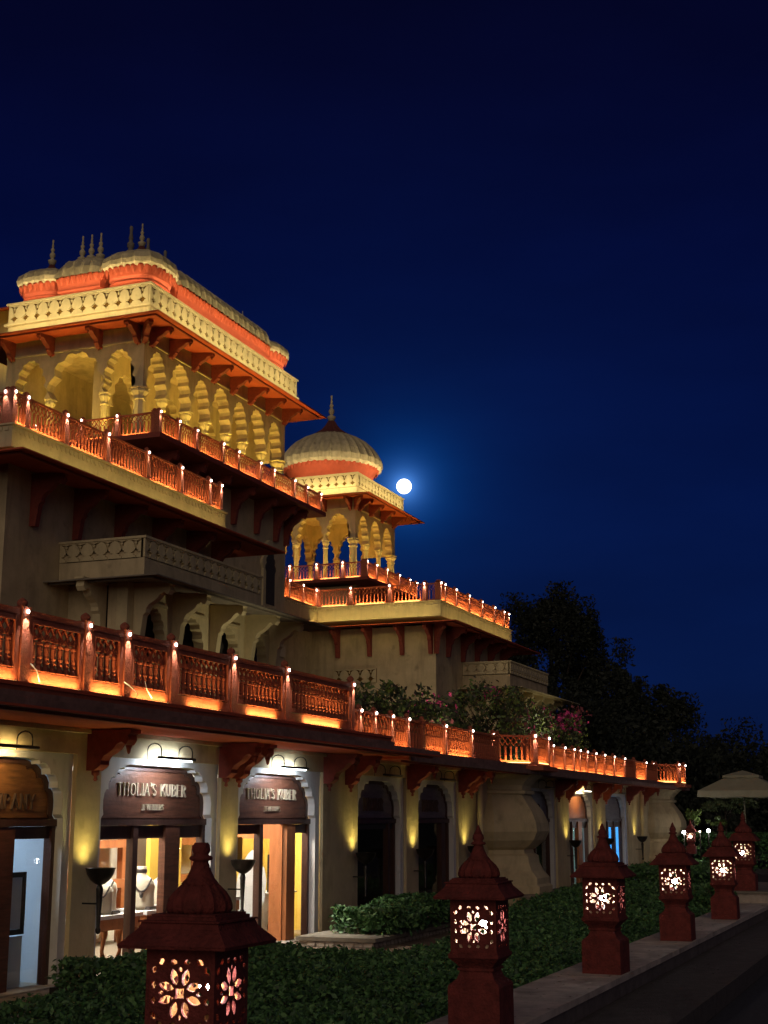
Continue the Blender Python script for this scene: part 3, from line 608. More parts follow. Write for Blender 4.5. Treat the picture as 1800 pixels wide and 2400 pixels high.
def balustrade(name, label, posts, theta, zb, H, near=False, s=.105, unlit=(), noled=(), led=1.0, strip=1.0, pitch=None, top=True, wires=False, dimled=False):
    """posts: [(x,y)...] along one straight run; theta: outward = (sin t, -cos t)"""
    c = posts[0]; t = thing(name, label, 'balustrade', (c[0], c[1], zb), 'lit stone balustrades')
    extend(t, posts, theta, zb, H, near, s, unlit, noled, led, strip, pitch)
    return t
def extend(t, posts, theta, zb, H, near=False, s=.105, unlit=(), noled=(), led=1.0, strip=1.0, pitch=None, skip_first=False):
    O = t.location; k = H / .89; n = (math.sin(theta), -math.cos(theta)); PM = post_mesh(H, s)
    for i, (x, y) in enumerate(posts):
        if i == 0 and skip_first: continue
        po = link('post', PM, REDS, t, (x - O.x, y - O.y, 0), theta)
        if i in noled: continue
        zl = .835 * H; yl = -s / 2 - .020
        q_ = .85 if near else s / .105 * 1.0; mb = MB().lathe([(.0, -.030 * q_), (.016 * q_, -.02 * q_), (.019 * q_, .0), (.014 * q_, .018 * q_), (.0, .022 * q_)], 8, cap=False); o = link('lamp', mb.mesh('lamp'), E_LED, po, (0, yl, zl)); 
        spot(po, (0, -s / 2 - .05, zl - .034 * q_), (0, -s / 2 + .02, zl - .034 * q_ - .24), (1.0, .87, .70), random.uniform(4.2, 8.5) * led, 70, .8, .008)
    for i in range(len(posts) - 1):
        (xa, ya), (xb, yb) = posts[i], posts[i + 1]; D = math.hypot(xb - xa, yb - ya); L = D - s - .004
        cx, cy = (xa + xb) / 2 - O.x, (ya + yb) / 2 - O.y
        e = bpy.data.objects.new('panel', None); COL.objects.link(e); e.parent = t; e.location = (cx, cy, 0); e.rotation_euler.z = theta; e.empty_display_size = .1
        st = .085 if near else .045
        m = MB(); h = L / 2
        if near:
            m.box(-h, h, -.040, .040, 0, .14 * k); m.box(-h, h, -.045, .045, .70 * k, .765 * k)
            m.box(-h, -h + st, -.040, .040, .1405 * k, .6995 * k); m.box(h - st, h, -.040, .040, .1405 * k, .6995 * k)
            m.box(-h + st, h - st, -.034, .034, .645 * k, .6995 * k)
            # thin raised bead round the opening
            for z0, z1 in ((.150 * k, .160 * k), (.634 * k, .644 * k)): m.box(-h + st + .001, h - st - .001, -.050, -.030, z0, z1)
            for x in (-h + st + .002, h - st - .012): m.box(x, x + .010, -.049, -.030, .161 * k, .633 * k)
        else:
            m.box(-h, h, -.035, .035, 0, .07 * k); m.box(-h, h, -.04, .04, .70 * k, .755 * k)
            m.box(-h, -h + st, -.034, .034, .0705 * k, .6995 * k); m.box(h - st, h, -.034, .034, .0705 * k, .6995 * k)
        m.build('frame', REDS2 if near else REDS2, e)
        Li = L - 2 * st - .004; nb = max(2, round(Li / (pitch or (.128 if near else .145)))); p = Li / nb
        lm = MB(); z0l, z1l = (.485 * k, .633 * k) if near else (.47 * k, .70 * k)
        lattice_into(lm, Li, z0l, z1l, p, .015 if near else .014)
        if near:
            for j in range(nb):        # little triangular caps over the balusters
                x = -Li / 2 + p * (j + .5); lm.add([(x - .045, -.02, z0l), (x + .045, -.02, z0l), (x, -.02, z0l + .055), (x - .045, .02, z0l), (x + .045, .02, z0l), (x, .02, z0l + .055)], [(0, 1, 2), (5, 4, 3), (0, 3, 4, 1), (1, 4, 5, 2), (2, 5, 3, 0)])
        lm.build('lattice', REDS2, e)
        sc_ = ((.485 - .16) * k if near else (.47 - .07) * k) / .34
        if near:
            for j in range(nb):
                o = link('baluster', BAL, REDS2, e, (-Li / 2 + p * (j + .5), 0, .16 * k)); o.scale = (1.05, 1.05, sc_)
        else:
            bm = MB()
            for j in range(nb):
                x = -Li / 2 + p * (j + .5)
                bm.lathe([(r * .98, .07 * k + z * sc_) for r, z in ((.030, 0), (.036, .03), (.022, .06), (.034, .11), (.026, .17), (.030, .25), (.036, .30), (.020, .34))], 6, (x, 0), smooth=False)
            stuffpart(bm.build('baluster_row', REDS2, e))
        if i in unlit: continue
        ls = L * (.55 if near and L > 1.2 else .80)
        xo = 0 if not near or L <= 1.2 else random.uniform(-.06, .06) * L
        m = MB(); m.box(xo - ls / 2, xo + ls / 2, -.085, -.066, .002, .016); m.build('light_strip', E_STRIP, e)
        area(e, (xo, -.088, .022), (xo, -.030, .30), (1.0, .56, .17), (4.0 if near else 2.9) * random.uniform(.72, 1.25) * strip * ls, ls, .02)
# near run
PX = [10.05, 10.95, 11.89, 13.05, 13.86, 14.92, 16.5, 18.15, 20.58]
bal0 = balustrade('terrace_balustrade', 'tall carved red stone balustrade along the front roof edge over the near shops', [(x, 8.75) for x in PX], 0, 1.346, .89, near=True, s=.115)
# cables hanging by the lights
for x, pts in ((13.80, [(0, 0, .17), (.12, -.02, .12), (.22, -.05, .05), (.16, -.06, -.005)]), (12.0, [(0, 0, .20), (.10, -.01, .14), (.12, -.04, .02)]), (14.25, [(0, 0, .22), (.02, -.02, .12), (.12, -.03, .03)])):
    m = MB(); m.tube([(x, 8.70, 1.36)] and [(x + a, 8.69 + bb, 1.36 + c) for a, bb, c in pts], .007, 5); o = m.build('cable', PALE); tag(o, {13.80: 'pale cable looping off the narrow lit panel', 12.0: 'pale cable at the leftmost lit panel', 14.25: 'thin cable over the third lit panel'}[x], 'cable')
# far runs on the shop wing
balustrade('terrace_balustrade', 'low lit balustrade from the near section to the first bastion, below the flowering creepers', [(x, 9.6) for x in (22.3, 22.95, 23.65, 24.5, 25.36, 26.21, 27.53, 29.3, 31.30)], 0, 1.252, .74, unlit=(4, 7), noled=(5, 8), strip=1.3)
def octa(cx, cy, r=1.44):
    return [(cx + r * math.cos(R(a)), cy + r * math.sin(R(a))) for a in (202.5, 247.5, 292.5, 337.5)]
for i, c in enumerate(BAST):
    v = octa(*c)
    t = balustrade('bastion_balustrade', ['octagonal lit balustrade round the top of the nearer vase shaped bastion', 'octagonal lit balustrade round the far end bastion'][i], [v[0], v[1]], R(-45), 1.265, .76, pitch=.16, s=.12, strip=1.3)
    extend(t, [v[1], v[2]], R(0), 1.265, .76, skip_first=True, s=.12, strip=1.3)
    extend(t, [v[2], v[3]], R(45), 1.265, .76, skip_first=True, s=.12)
balustrade('terrace_balustrade', 'low lit balustrade between the two bastions', [(x, 9.6) for x in (34.2, 35.1, 36.14, 37.35, 38.37, 39.08, 39.94, 41.01, 42.15, 43.5, 45.02, 46.64, 48.5, 50.5)], 0, 1.252, .74, unlit=(10, 12), noled=(11, 13), strip=1.4)

# ------------------------------------------------------------------ towers
def pattern_plate(parent, u0, u1, z0, z1, w, ax, sgn, pitch=.42):
    """carved parapet: fish-scale arcs over a row of star holes, in front of an ochre ground; sgn: direction of the outer side along the axis"""
    n = max(2, round((u1 - u0) / pitch)); p = (u1 - u0) / n; H = z1 - z0; holes = []
    for i in range(n):
        c = u0 + p * (i + .5); zc = z0 + H * .27; r = p * .38
        star = []
        for j in range(16):
            a = 2 * PI * j / 16; q = r * (1.0 if j % 4 == 0 else (.62 if j % 2 == 0 else .50)); star.append((c + q * math.cos(a), zc + q * math.sin(a) * .95))
        holes.append(star)
        # Y shaped gap between two scales
        zt = z1 - H * .06; za = z0 + H * .60; zs = z0 + H * .545; wd = p * .085; L1 = []
        for t in (0, .35, .7, 1): L1.append((c - p * .40 * t ** 1.5 - wd, za + (zt - za) * math.sin(t * PI / 2)))
        L2 = [(x + wd * 2.4, z - .0) for x, z in reversed(L1)]; L2 = [(min(x, c - .004), z) for x, z in L2]
        L2 = [(c - p * .40 * t ** 1.5 + wd * 1.6 + .004, za + .04 + (zt - za - .04) * math.sin(t * PI / 2)) for t in (1, .6, .3)] + [(c, za + .045)]
        Rr = [(2 * c - x, z) for x, z in reversed(L1)]; R2 = [(2 * c - x, z) for x, z in reversed(L2[:-1])]
        holes.append([(c - wd, zs), (c - wd, za - .01)] + L1[1:] + L2 + R2 + Rr[:-1] + [(c + wd, za - .01), (c + wd, zs)])
    t = .05 * sgn
    m = MB(); m.plate([(u0, z0), (u1, z0), (u1, z1), (u0, z1)], holes, w, w + t, ax); m.build('carved_panel', CREAM2, parent)
    m = MB(); g = w - .012 * sgn
    if ax == 'Y': m.box(u0, u1, min(g, g - .05 * sgn), max(g, g - .05 * sgn), z0, z1)
    else: m.box(min(g, g - .05 * sgn), max(g, g - .05 * sgn), u0, u1, z0, z1)
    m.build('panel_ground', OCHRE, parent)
def chajja(parent, x0, x1, y0, y1, zi, ov, drop, th, name='eave', m_=REDP, edge=None):
    X0, X1, Y0, Y1 = x0 - ov, x1 + ov, y0 - ov, y1 + ov; zo = zi - drop
    v = []
    for dz in (0, th):
        v += [(x0, y0, zi + dz), (x1, y0, zi + dz), (x1, y1, zi + dz), (x0, y1, zi + dz), (X0, Y0, zo + dz * .6), (X1, Y0, zo + dz * .6), (X1, Y1, zo + dz * .6), (X0, Y1, zo + dz * .6)]
    fs = []
    for k in range(4):
        j = (k + 1) % 4; fs += [(k, j, 4 + j, 4 + k), (8 + k, 12 + k, 12 + j, 8 + j), (4 + k, 4 + j, 12 + j, 12 + k), (k, 8 + k, 8 + j, j)]
    m = MB(); m.add(v, fs); o = m.build(name, m_, parent, False)
    # moulded strip a little in from the edge
    e = MB(); q = .22; zz = zi - drop * (ov - q) / ov
    e.box(X0 + q, X1 - q, Y0 + q, Y0 + q + .05, zz - .05, zz - .004); e.box(X0 + q, X0 + q + .05, Y0 + q + .051, Y1 - q, zz - .05, zz - .004)
    e.build('drip_mould', REDB if m_ is REDP else m_, o)
    return o
def finial(parent, x, y, z, h, m_=DOMEC, n=10):
    p = [(.05, 0), (.10, .02), (.17, .12), (.20, .20), (.15, .22), (.07, .26), (.07, .28), (.12, .34), (.135, .42), (.10, .48), (.06, .52), (.06, .54), (.09, .58), (.09, .64), (.05, .68), (.045, .72), (.06, .74), (.035, .86), (.045, .97), (.03, 1.0)]
    m = MB(); m.lathe([(r * h * .80, z_ * h) for r, z_ in p], n); o = m.build('finial', m_, parent); o.location = (x, y, z); return o
def cushion(parent, cx, cy, rx, ry, zb, h, ribs=16, sup=3.2):
    """ribbed cushion dome on a scalloped red band"""
    n = ribs * 4; mb = MB(); hb = h * .36
    mb.lathe([(.90, zb), (.90, zb + .06), (.86, zb + .07), (.86, zb + .11), (.92, zb + hb * .45), (.95, zb + hb * .8), (.98, zb + hb)], n, (cx, cy), sx=rx, sy=ry, sup=sup, smooth=False); mb.build('scalloped_band', REDP, parent)
    petals(parent, cx, cy, rx * .985, ry * .985, zb + hb, sup)
    d = MB(); z0 = zb + hb + .004
    prof = [(1.0, z0), (1.09, z0 + h * .08), (1.11, z0 + h * .19), (1.05, z0 + h * .33), (.87, z0 + h * .44), (.66, z0 + h * .52), (.40, z0 + h * .58), (.20, z0 + h * .61)]
    d.lathe(prof, n, (cx, cy), sx=rx, sy=ry, sup=sup, ribs=ribs, amp=.055, smooth=False); o = d.build('ribbed_dome', DOMEC, parent)
    l = MB(); l.lathe([(.44, z0 + h * .55), (.32, z0 + h * .61), (.18, z0 + h * .69), (.11, z0 + h * .80)], 12, (cx, cy), sx=min(rx, ry), sy=min(rx, ry)); l.build('lotus_cap', LOTUS, o)
    return z0 + h * .82
def petals(parent, cx, cy, rx, ry, z, sup, pitch=.22):
    per = 2 * PI * math.sqrt((rx * rx + ry * ry) / 2); n = int(per / pitch); m = MB()
    pts = []
    for i in range(n * 6):
        a = 2 * PI * i / (n * 6); ca, sa = math.cos(a), math.sin(a); d = (abs(ca) ** sup + abs(sa) ** sup) ** (-1 / sup); pts.append((cx + rx * ca * d, cy + ry * sa * d))
    # even spacing
    L = [0]
    for i in range(len(pts)): q = pts[(i + 1) % len(pts)]; L.append(L[-1] + math.dist(pts[i], q))
    n = int(L[-1] / pitch); st = L[-1] / n; k = 0
    for i in range(n):
        t = i * st
        while L[k + 1] < t: k += 1
        f = (t - L[k]) / max(1e-6, L[k + 1] - L[k]); a, b_ = pts[k % len(pts)], pts[(k + 1) % len(pts)]
        x, y = a[0] + (b_[0] - a[0]) * f, a[1] + (b_[1] - a[1]) * f; dx, dy = b_[0] - a[0], b_[1] - a[1]; l = math.hypot(dx, dy) or 1; dx /= l; dy /= l; nx, ny = dy, -dx; w = st * .5
        hgt = .075
        prf = [(-.25, -.24, .0), (.25, -.24, .0), (.97, -.05, .015), (.86, .03, .045), (.5, .075, .06), (0, .09, .065), (-.5, .075, .06), (-.86, .03, .045), (-.97, -.05, .015)]
        vs = [(x + dx * w * a_ + nx * o_, y + dy * w * a_ + ny * o_, z + h_) for a_, h_, o_ in prf] + [(x + nx * .10, y + ny * .10, z - .02)]
        m.add(vs, [(q_, (q_ + 1) % 9, 9) for q_ in range(9)])
    stuffpart(m.build('petal_edging', REDP, parent, False))
def barrel(parent, x0, x1, y0, y1, zb, h, along='X'):
    """long ribbed bangla roof with a scalloped red skirt"""
    L = (x1 - x0) if along == 'X' else (y1 - y0); W = (y1 - y0) if along == 'X' else (x1 - x0); cx, cy = (x0 + x1) / 2, (y0 + y1) / 2; hb = h * .36
    m = MB(); sx, sy = (x1 - x0) / 2, (y1 - y0) / 2
    m.lathe([(.0, zb), (1, zb)], 4, (cx, cy), sx=1e-3, sy=1e-3) if False else None
    for q0, q1, za, zb_ in ((.96, .96, zb, zb + .07), (.93, .95, zb + .072, zb + hb * .5), (.95, 1.0, zb + hb * .5 + .001, zb + hb)):
        m.frus((cx, cy), (sx - (1 - q0) * .9, sy - (1 - q0) * .9), (sx - (1 - q1) * .9, sy - (1 - q1) * .9), za, zb_)
    m.build('scalloped_band', REDP, parent); petals(parent, cx, cy, sx - .03, sy - .03, zb + hb, 30)
    nr = max(5, round(L / .42)); N = nr * 6; K = 10; d = MB(); vs = []; fs = []; z0 = zb + hb + .004; hz = h * .60
    for i in range(N + 1):
        t = i / N; e = min(t, 1 - t) * L; s = math.sqrt(max(0.0, 1 - max(0, 1 - e / (W * .32)) ** 2)) * .55 + .45 if e < W * .32 else 1.0
        if i in (0, N): s = .42
        rb = 1 + .055 * (1 - abs(math.sin(PI * t * nr)) ** .5)
        for j in range(K + 1):
            a = PI * j / K; yy = (W / 2) * 1.13 * math.copysign(abs(math.cos(a)) ** .72, math.cos(a)) * rb * (0.9 + .1 * s); zz = z0 + hz * s * (math.sin(a) ** .85) * rb
            u = -L / 2 + L * t
            vs.append((cx + u, cy - yy, zz) if along == 'X' else (cx + yy, cy + u, zz))
    for i in range(N):
        for j in range(K): fs.append((i * (K + 1) + j, i * (K + 1) + j + 1, (i + 1) * (K + 1) + j + 1, (i + 1) * (K + 1) + j))
    fs += [tuple(range(K + 1)), tuple(range(N * (K + 1) + K, N * (K + 1) - 1, -1))]
    d.add(vs, fs, False); o = d.build('ribbed_vault', DOMEC, parent)
    l = MB()
    if along == 'X': l.box(x0 + .5, x1 - .5, cy - .10, cy + .10, z0 + hz * .97, z0 + hz * 1.08)
    else: l.box(cx - .10, cx + .10, y0 + .5, y1 - .5, z0 + hz * .97, z0 + hz * 1.08)
    l.build('ridge', LOTUS, o); return z0 + hz * 1.06
COLM = {}
def column(parent, x, y, z0, z1, r, sq=False):
    key = (round(z1 - z0, 3), r, sq)
    if key not in COLM:
        h = z1 - z0; m = MB(); n = 8
        m.lathe([(r * 1.5, 0), (r * 1.5, .12), (r * 1.25, .16), (r * 1.35, .24), (r, .30), (r * .92, h - .42), (r * 1.15, h - .40), (r * 1.15, h - .35), (r * .95, h - .33), (r * 1.0, h - .26), (r * 1.35, h - .17), (r * 1.5, h - .14), (r * 1.5, h - .08), (r * 1.3, h - .06), (r * 1.65, h - .03), (r * 1.65, h - .002)], n, rot=PI / 8, smooth=False)
        COLM[key] = m.mesh('column')
    return link('column', COLM[key], CREAM2, parent, (x, y, z0))
BRK2 = bracket_mesh(.85, .55, .16); BRK3 = bracket_mesh(.95, .80, .16); BRK4 = bracket_mesh(1.05, .85, .22)
YEL = (1.0, .68, .12)
def pavilion(T, x0, x1, y0, y1, zf, zs, ze, ax_, ay_, bx, by, back_open, core=None, th=.42):
    zt = ze + .02
    m = MB(); m.plate(arcade(x0, x1, zt, zs, ax_), [], y0, y0 + th, 'Y'); m.build('arcade_wall', CREAM, T)
    m = MB(); m.plate(arcade(y0 + th + .002, y1, zt, zs, [a for a in ay_]), [], x0, x0 + th, 'X'); m.build('arcade_wall', CREAM, T)
    m = MB()
    if back_open: m.plate(arcade(x0 + th + .002, x1, zt, zs, ax_), [], y1 - th, y1, 'Y')
    else: m.box(x0 + th + .002, x1, y1 - th, y1, zf, zt)
    m.build('arcade_wall', CREAM, T)
    m = MB(); m.plate(arcade(y0 + th + .002, y1 - th - .002, zt, zs, [a for a in ay_ if y0 + th + .05 < a[0] - a[1] / 2 and a[0] + a[1] / 2 < y1 - th - .05] if back_open else []), [], x1 - th, x1, 'X') if back_open else m.box(x1 - th, x1, y0 + th + .002, y1 - th - .002, zs, zt)
    m.build('arcade_wall', CREAM, T)
    m = MB(); m.box(x0 + th, x1 - th, y0 + th, y1 - th, ze - .12, ze - .02); m.build('ceiling', CREAM, T)
    # string course
    for u0, u1 in ((x0 - .02, x1 + .02),):
        m = MB(); m.box(u0, u1, y0 - .035, y0 - .002, ze - .52, ze - .46); m.box(x0 - .035, x0 - .002, y0 - .035, y1, ze - .52, ze - .46); m.build('string_course', CREAM2, T)
    # columns at the springings
    def edges(ar, lo, hi):
        e = [lo + .16]
        for i in range(len(ar) - 1): e.append((ar[i][0] + ar[i][1] / 2 + ar[i + 1][0] - ar[i + 1][1] / 2) / 2)
        return e + [hi - .16]
    ex, ey = edges(ax_, x0, x1), edges(ay_, y0, y1)
    for i, x in enumerate(ex): column(T, x, y0 + th / 2, zf, zs - .001, .125 if 0 < i < len(ex) - 1 else .20)
    for i, y in enumerate(ey[1:]): column(T, x0 + th / 2, y, zf, zs - .001, .125)
    if back_open:
        for x in ex[1:]: column(T, x, y1 - th / 2, zf, zs - .001, .125)
        for y in ey[1:-1]: column(T, x1 - th / 2, y, zf, zs - .001, .125)
    for x in bx: link('bracket', BRK2, REDB, T, (x, y0 - .001, ze + .0))
    for y in by: link('bracket', BRK2, REDB, T, (x0 - .001, y, ze + .0), R(-90))
    link('bracket', BRK2, REDB, T, (x0 + .02, y0 + .02, ze), R(-45))
    return ex, ey
def flood(T, loc, to, col, p, ang=110): return spot(T, loc, to, col, p, ang, .9, .12)

# ---- the left tower
T1 = thing('palace_tower', 'big cream palace tower at the left, with long ribbed roof over a rectangular arcaded pavilion', 'tower', (36, 22, -2))
T1.location = (0, 0, 0)
def block(T, X, sgn=0):
    """terrace block: wall, corbelled slab with carved rim, shaded eave, jutting balcony with its own eave and bracketed windows; X = offset"""
    m = MB(); m.box(26.2 + X, 36.62 + X, 19.9, 24.5, -1.9, 8.15); m.build('wall', CREAM, T)
    m = MB(); m.box(24.95 + X, 35.1 + X, 18.9, 24.4, 8.16, 8.66); m.build('terrace_slab', CREAM2, T)
    m = MB(); m.box(24.90 + X, 35.15 + X, 18.84, 24.45, 8.661, 8.70); m.build('slab_cap', CREAM2, T)
    d = MB(); n = 56
    for i in range(n):
        x = 24.97 + X + (10.1) * (i + .5) / n; d.cbox(x, 18.885, 8.585, .11, .025, .09); d.cbox(x, 18.887, 8.52, .05, .02, .04)
    for i in range(30):
        y = 18.95 + 5.4 * (i + .5) / 30; d.cbox(24.935 + X, y, 8.585, .025, .11, .09)
    stuffpart(d.build('dentil_band', CREAM2, T))
    chajja(T, 26.15 + X, 36.6 + X, 19.85, 24.0, 8.14, 1.5, .16, .06)
    for x in (27.2, 29.0, 30.9, 32.8, 34.7, 36.2): link('bracket', BRK3, REDB, T, (x + X, 19.899, 8.1))
    for y in (20.3, 22.0, 23.6): link('bracket', BRK3, REDB, T, (26.199 + X, y, 8.1), R(-90))
    # balcony
    x0, x1, y0 = 28.4 + X, 34.65 + X, 17.45
    m = MB(); m.box(x0 + .06, x1, y0 + .06, 19.9, 5.68, 6.60); m.build('balcony_box', CREAM, T)
    m = MB(); m.box(x0 - .03, x1 + .03, y0 - .03, 19.9, 6.602, 6.66); m.build('balcony_rail', CREAM2, T)
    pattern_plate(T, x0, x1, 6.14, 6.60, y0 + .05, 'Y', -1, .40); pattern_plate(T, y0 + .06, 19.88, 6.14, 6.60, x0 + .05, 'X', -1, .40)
    m = MB(); m.box(x0 + .01, x1, y0 + .01, 19.88, 5.70, 6.13); m.build('balcony_panel', CREAM, T)
    chajja(T, 29.0 + X, 37.0 + X, 17.95, 19.9, 5.66, 1.2, .10, .05, 'balcony_eave', GREYE)
    # window wall under the balcony
    wx = [(30.2 + X, .9), (32.15 + X, 1.05), (34.2 + X, 1.05), (36.1 + X, .8)]
    m = MB(); m.plate([(28.9 + X, 5.66), (28.9 + X, 1.3), (37.0 + X, 1.3), (37.0 + X, 5.66)], [[(c - w / 2, 2.2), (c + w / 2, 2.2)] + list(reversed(foil(c, w, 4.35, 5.15, 4)))[0:] for c, w in wx], 18.2, 18.5); m.build('window_wall', CREAM2, T)
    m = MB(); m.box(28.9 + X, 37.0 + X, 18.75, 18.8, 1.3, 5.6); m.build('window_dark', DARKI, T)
    m = MB(); m.box(28.9 + X, 29.2 + X, 18.502, 19.9, 1.3, 5.64); m.build('side_wall', CREAM, T)
    for c, w in wx:
        m = MB(); m.box(c - w / 2 - .08, c + w / 2 + .08, 18.14, 18.197, 5.22, 5.30); m.build('window_hood', CREAM2, T)
    for x in (29.3, 31.15, 33.15, 35.2, 36.8): link('bracket', BRK4, CREAM2, T, (x + X, 18.199, 5.655))
    for y in (18.9,): link('bracket', BRK4, CREAM2, T, (28.899 + X, y, 5.655), R(-90))
block(T1, 0)
m = MB(); m.box(36.63, 47.2, 22.8, 28.2, -1.9, 11.40); m.build('wall', CREAM, T1)
m = MB(); m.box(36.63, 47.25, 22.74, 22.798, 5.9, 6.35); m.build('string_course', CREAM2, T1)
m = MB(); m.plate([(45.2, 7.6), (46.3, 7.6)] + list(reversed(foil(45.75, 1.1, 9.0, 10.1, 4))), [], 22.70, 22.798); m.build('blind_window', CREAM2, T1)
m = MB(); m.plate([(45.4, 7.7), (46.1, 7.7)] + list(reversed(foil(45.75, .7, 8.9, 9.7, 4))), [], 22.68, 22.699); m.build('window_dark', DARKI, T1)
# pavilion balcony
m = MB(); m.box(35.75, 48.3, 21.6, 28.6, 11.45, 11.61); m.build('balcony_slab', REDB, T1)
for x in (37.4, 39.2, 41.0, 42.8, 44.6, 46.2, 47.1): link('bracket', BRK3, REDB, T1, (x, 22.799, 11.44))
for y in (23.4, 25.2, 27.0): link('bracket', BRK3, REDB, T1, (36.629, y, 11.44), R(-90))
ax1 = [(37.45, 1.04, 13.45, 14.82, 5), (38.95, 1.26, 13.45, 14.86, 5), (40.40, 1.04, 13.45, 14.76, 5), (41.82, 1.26, 13.45, 14.86, 5), (43.24, 1.04, 13.45, 14.76, 5), (44.62, 1.26, 13.45, 14.86, 5), (46.1, 1.04, 13.45, 14.78, 5)]
ay1 = [(23.72, 1.06, 13.45, 14.78, 5), (25.36, 1.86, 13.45, 14.84, 3, .32), (27.12, 1.12, 13.45, 14.80, 5)]
EX1, EY1 = pavilion(T1, 36.6, 47.0, 22.8, 28.1, 11.62, 13.45, 15.5, ax1, ay1, [36.95, 38.2, 39.7, 41.1, 42.5, 43.9, 45.35, 46.8], [23.0, 24.45, 26.3, 27.85], False)
m = MB(); m.plate(arcade(37.4, 46.6, 15.36, 13.45, [(38.95, 1.5, 13.45, 14.7, 4), (41.82, 1.5, 13.45, 14.7, 4), (44.62, 1.5, 13.45, 14.7, 4)]), [], 24.9, 25.2, 'Y'); m.build('inner_arcade', CREAM, T1)
for x in (37.7, 40.4, 43.2, 46.2):
    m = MB(); m.box(x - .3, x + .3, 24.9, 25.2, 11.62, 13.449); m.build('inner_pier', CREAM, T1)
chajja(T1, 36.58, 47.02, 22.78, 28.1, 15.52, 1.2, .12, .07)
m = MB(); m.box(36.25, 47.25, 22.45, 27.88, 15.60, 15.98); m.build('parapet_base', CREAM2, T1)
m = MB(); m.box(36.12, 47.3, 22.34, 27.95, 15.982, 16.05); m.build('parapet_ledge', CREAM2, T1)
m = MB(); m.box(36.30, 47.2, 22.52, 27.80, 16.051, 16.72); m.build('parapet', CREAM, T1)
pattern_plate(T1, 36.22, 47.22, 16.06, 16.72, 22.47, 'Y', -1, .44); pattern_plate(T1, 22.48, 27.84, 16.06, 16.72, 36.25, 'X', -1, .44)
m = MB(); m.box(36.15, 47.25, 22.36, 27.92, 16.722, 16.78); m.build('parapet_cap', CREAM2, T1)
m = MB(); m.box(36.6, 46.8, 22.9, 27.7, 16.782, 16.98); m.build('roof_base', CREAM2, T1)
ztop = cushion(T1, 37.25, 23.45, .98, .98, 16.985, 1.35); finial(T1, 37.25, 23.45, ztop - .05, .85)
ztop = cushion(T1, 37.25, 26.98, .86, .86, 16.985, 1.25); finial(T1, 37.25, 26.98, ztop - .05, .95)
z_ = barrel(T1, 36.35, 38.1, 24.40, 26.14, 16.985, 1.32, 'Y')
for y in (25.02, 25.38, 25.74): finial(T1, 37.2, y, z_ - .02, 1.0)
z_ = barrel(T1, 38.25, 45.2, 22.6, 24.4, 16.985, 1.32, 'X'); 
ztop = cushion(T1, 46.0, 23.3, .80, .80, 16.985, 1.1); finial(T1, 44.6, 23.5, z_ - .02, .6)
b = MB(); b.box(38.3, 45.0, 24.5, 27.6, 16.985, 17.6); b.build('roof_core', LOTUS, T1)
b = MB(); b.lathe([(1.9, 17.6), (1.9, 18.3), (1.6, 18.9), (1.0, 19.2), (.3, 19.35)], 24, (41.2, 26.0), sx=1.7, sy=.7); b.build('central_vault', LOTUS, T1)
for x in (40.4, 41.57, 42.8): finial(T1, x, 25.9, 19.1, 1.9, GREYE)
balustrade('tower_balustrade', 'lit balustrade along the long terrace rim of the left tower', [(x, 18.98) for x in (25.0, 25.49, 27.05, 28.86, 30.79, 32.55, 34.17, 34.85)], 0, 8.702, .90, s=.14, strip=1.5, led=1.6)
balustrade('tower_balustrade', 'short end balustrade at the near corner of the left tower terrace, cut by the frame', [(25.0, 19.12), (25.0, 20.6), (25.0, 22.4)], R(-90), 8.702, .90, s=.14, strip=1.0, led=1.6, unlit=(0, 1))
balustrade('tower_balustrade', 'lit balustrade along the front balcony of the left pavilion', [(x, 21.75) for x in (35.9, 37.08, 38.22, 40.02, 41.13, 42.8, 43.9, 45.63, 46.76, 48.0)], 0, 11.612, .82, s=.14, strip=1.5, led=1.6)
balustrade('tower_balustrade', 'lit balustrade on the short side balcony of the left pavilion', [(35.9, 21.9), (35.9, 23.2), (35.9, 24.51), (35.9, 26.2), (35.9, 27.9)], R(-90), 11.612, .82, s=.14, strip=1.2, noled=(0,), led=1.6)

# ---- the domed tower
T2 = thing('palace_tower', 'domed cream palace tower in the middle, with arcaded square pavilion below the moon', 'tower', (0, 0, 0))
OFF = 30.7
m = MB(); m.box(55.6, 66.0, 19.7, 26.0, -1.9, 8.06); m.build('wall', CREAM, T2)
m = MB(); m.box(62.4, 70, 26.55, 31.5, -1.9, 11.2); m.build('wall', CREAM, T2)
m = MB(); m.box(47.2, 55.6, 25.5, 26.5, -1.9, 8.0); m.build('wall', CREAM, T2)
m = MB(); m.box(53.97, 64.25, 18.9, 26.2, 8.20, 8.80); m.build('terrace_slab', CREAM2, T2)
m = MB(); m.box(47.3, 53.965, 24.5, 26.2, 8.20, 8.80); m.build('terrace_slab', CREAM2, T2)
m = MB(); m.box(53.91, 64.3, 18.84, 26.25, 8.801, 8.85); m.build('slab_cap', CREAM2, T2)
m = MB(); m.box(47.3, 53.9, 24.44, 26.25, 8.801, 8.85); m.build('slab_cap', CREAM2, T2)
d = MB()
for i in range(52): d.cbox(54.05 + 10.1 * (i + .5) / 52, 18.885, 8.72, .11, .025, .10)
for i in range(30): d.cbox(53.955, 18.95 + 5.5 * (i + .5) / 30, 8.72, .025, .11, .10)
for i in range(34): d.cbox(47.35 + 6.55 * (i + .5) / 34, 24.485, 8.72, .11, .025, .10)
stuffpart(d.build('dentil_band', CREAM2, T2))
chajja(T2, 55.55, 66.0, 19.65, 25.5, 8.16, 1.35, .16, .06)
m = MB(); m.box(47.2, 54.3, 24.3, 25.5, 8.0, 8.06); m.build('link_eave', REDP, T2)
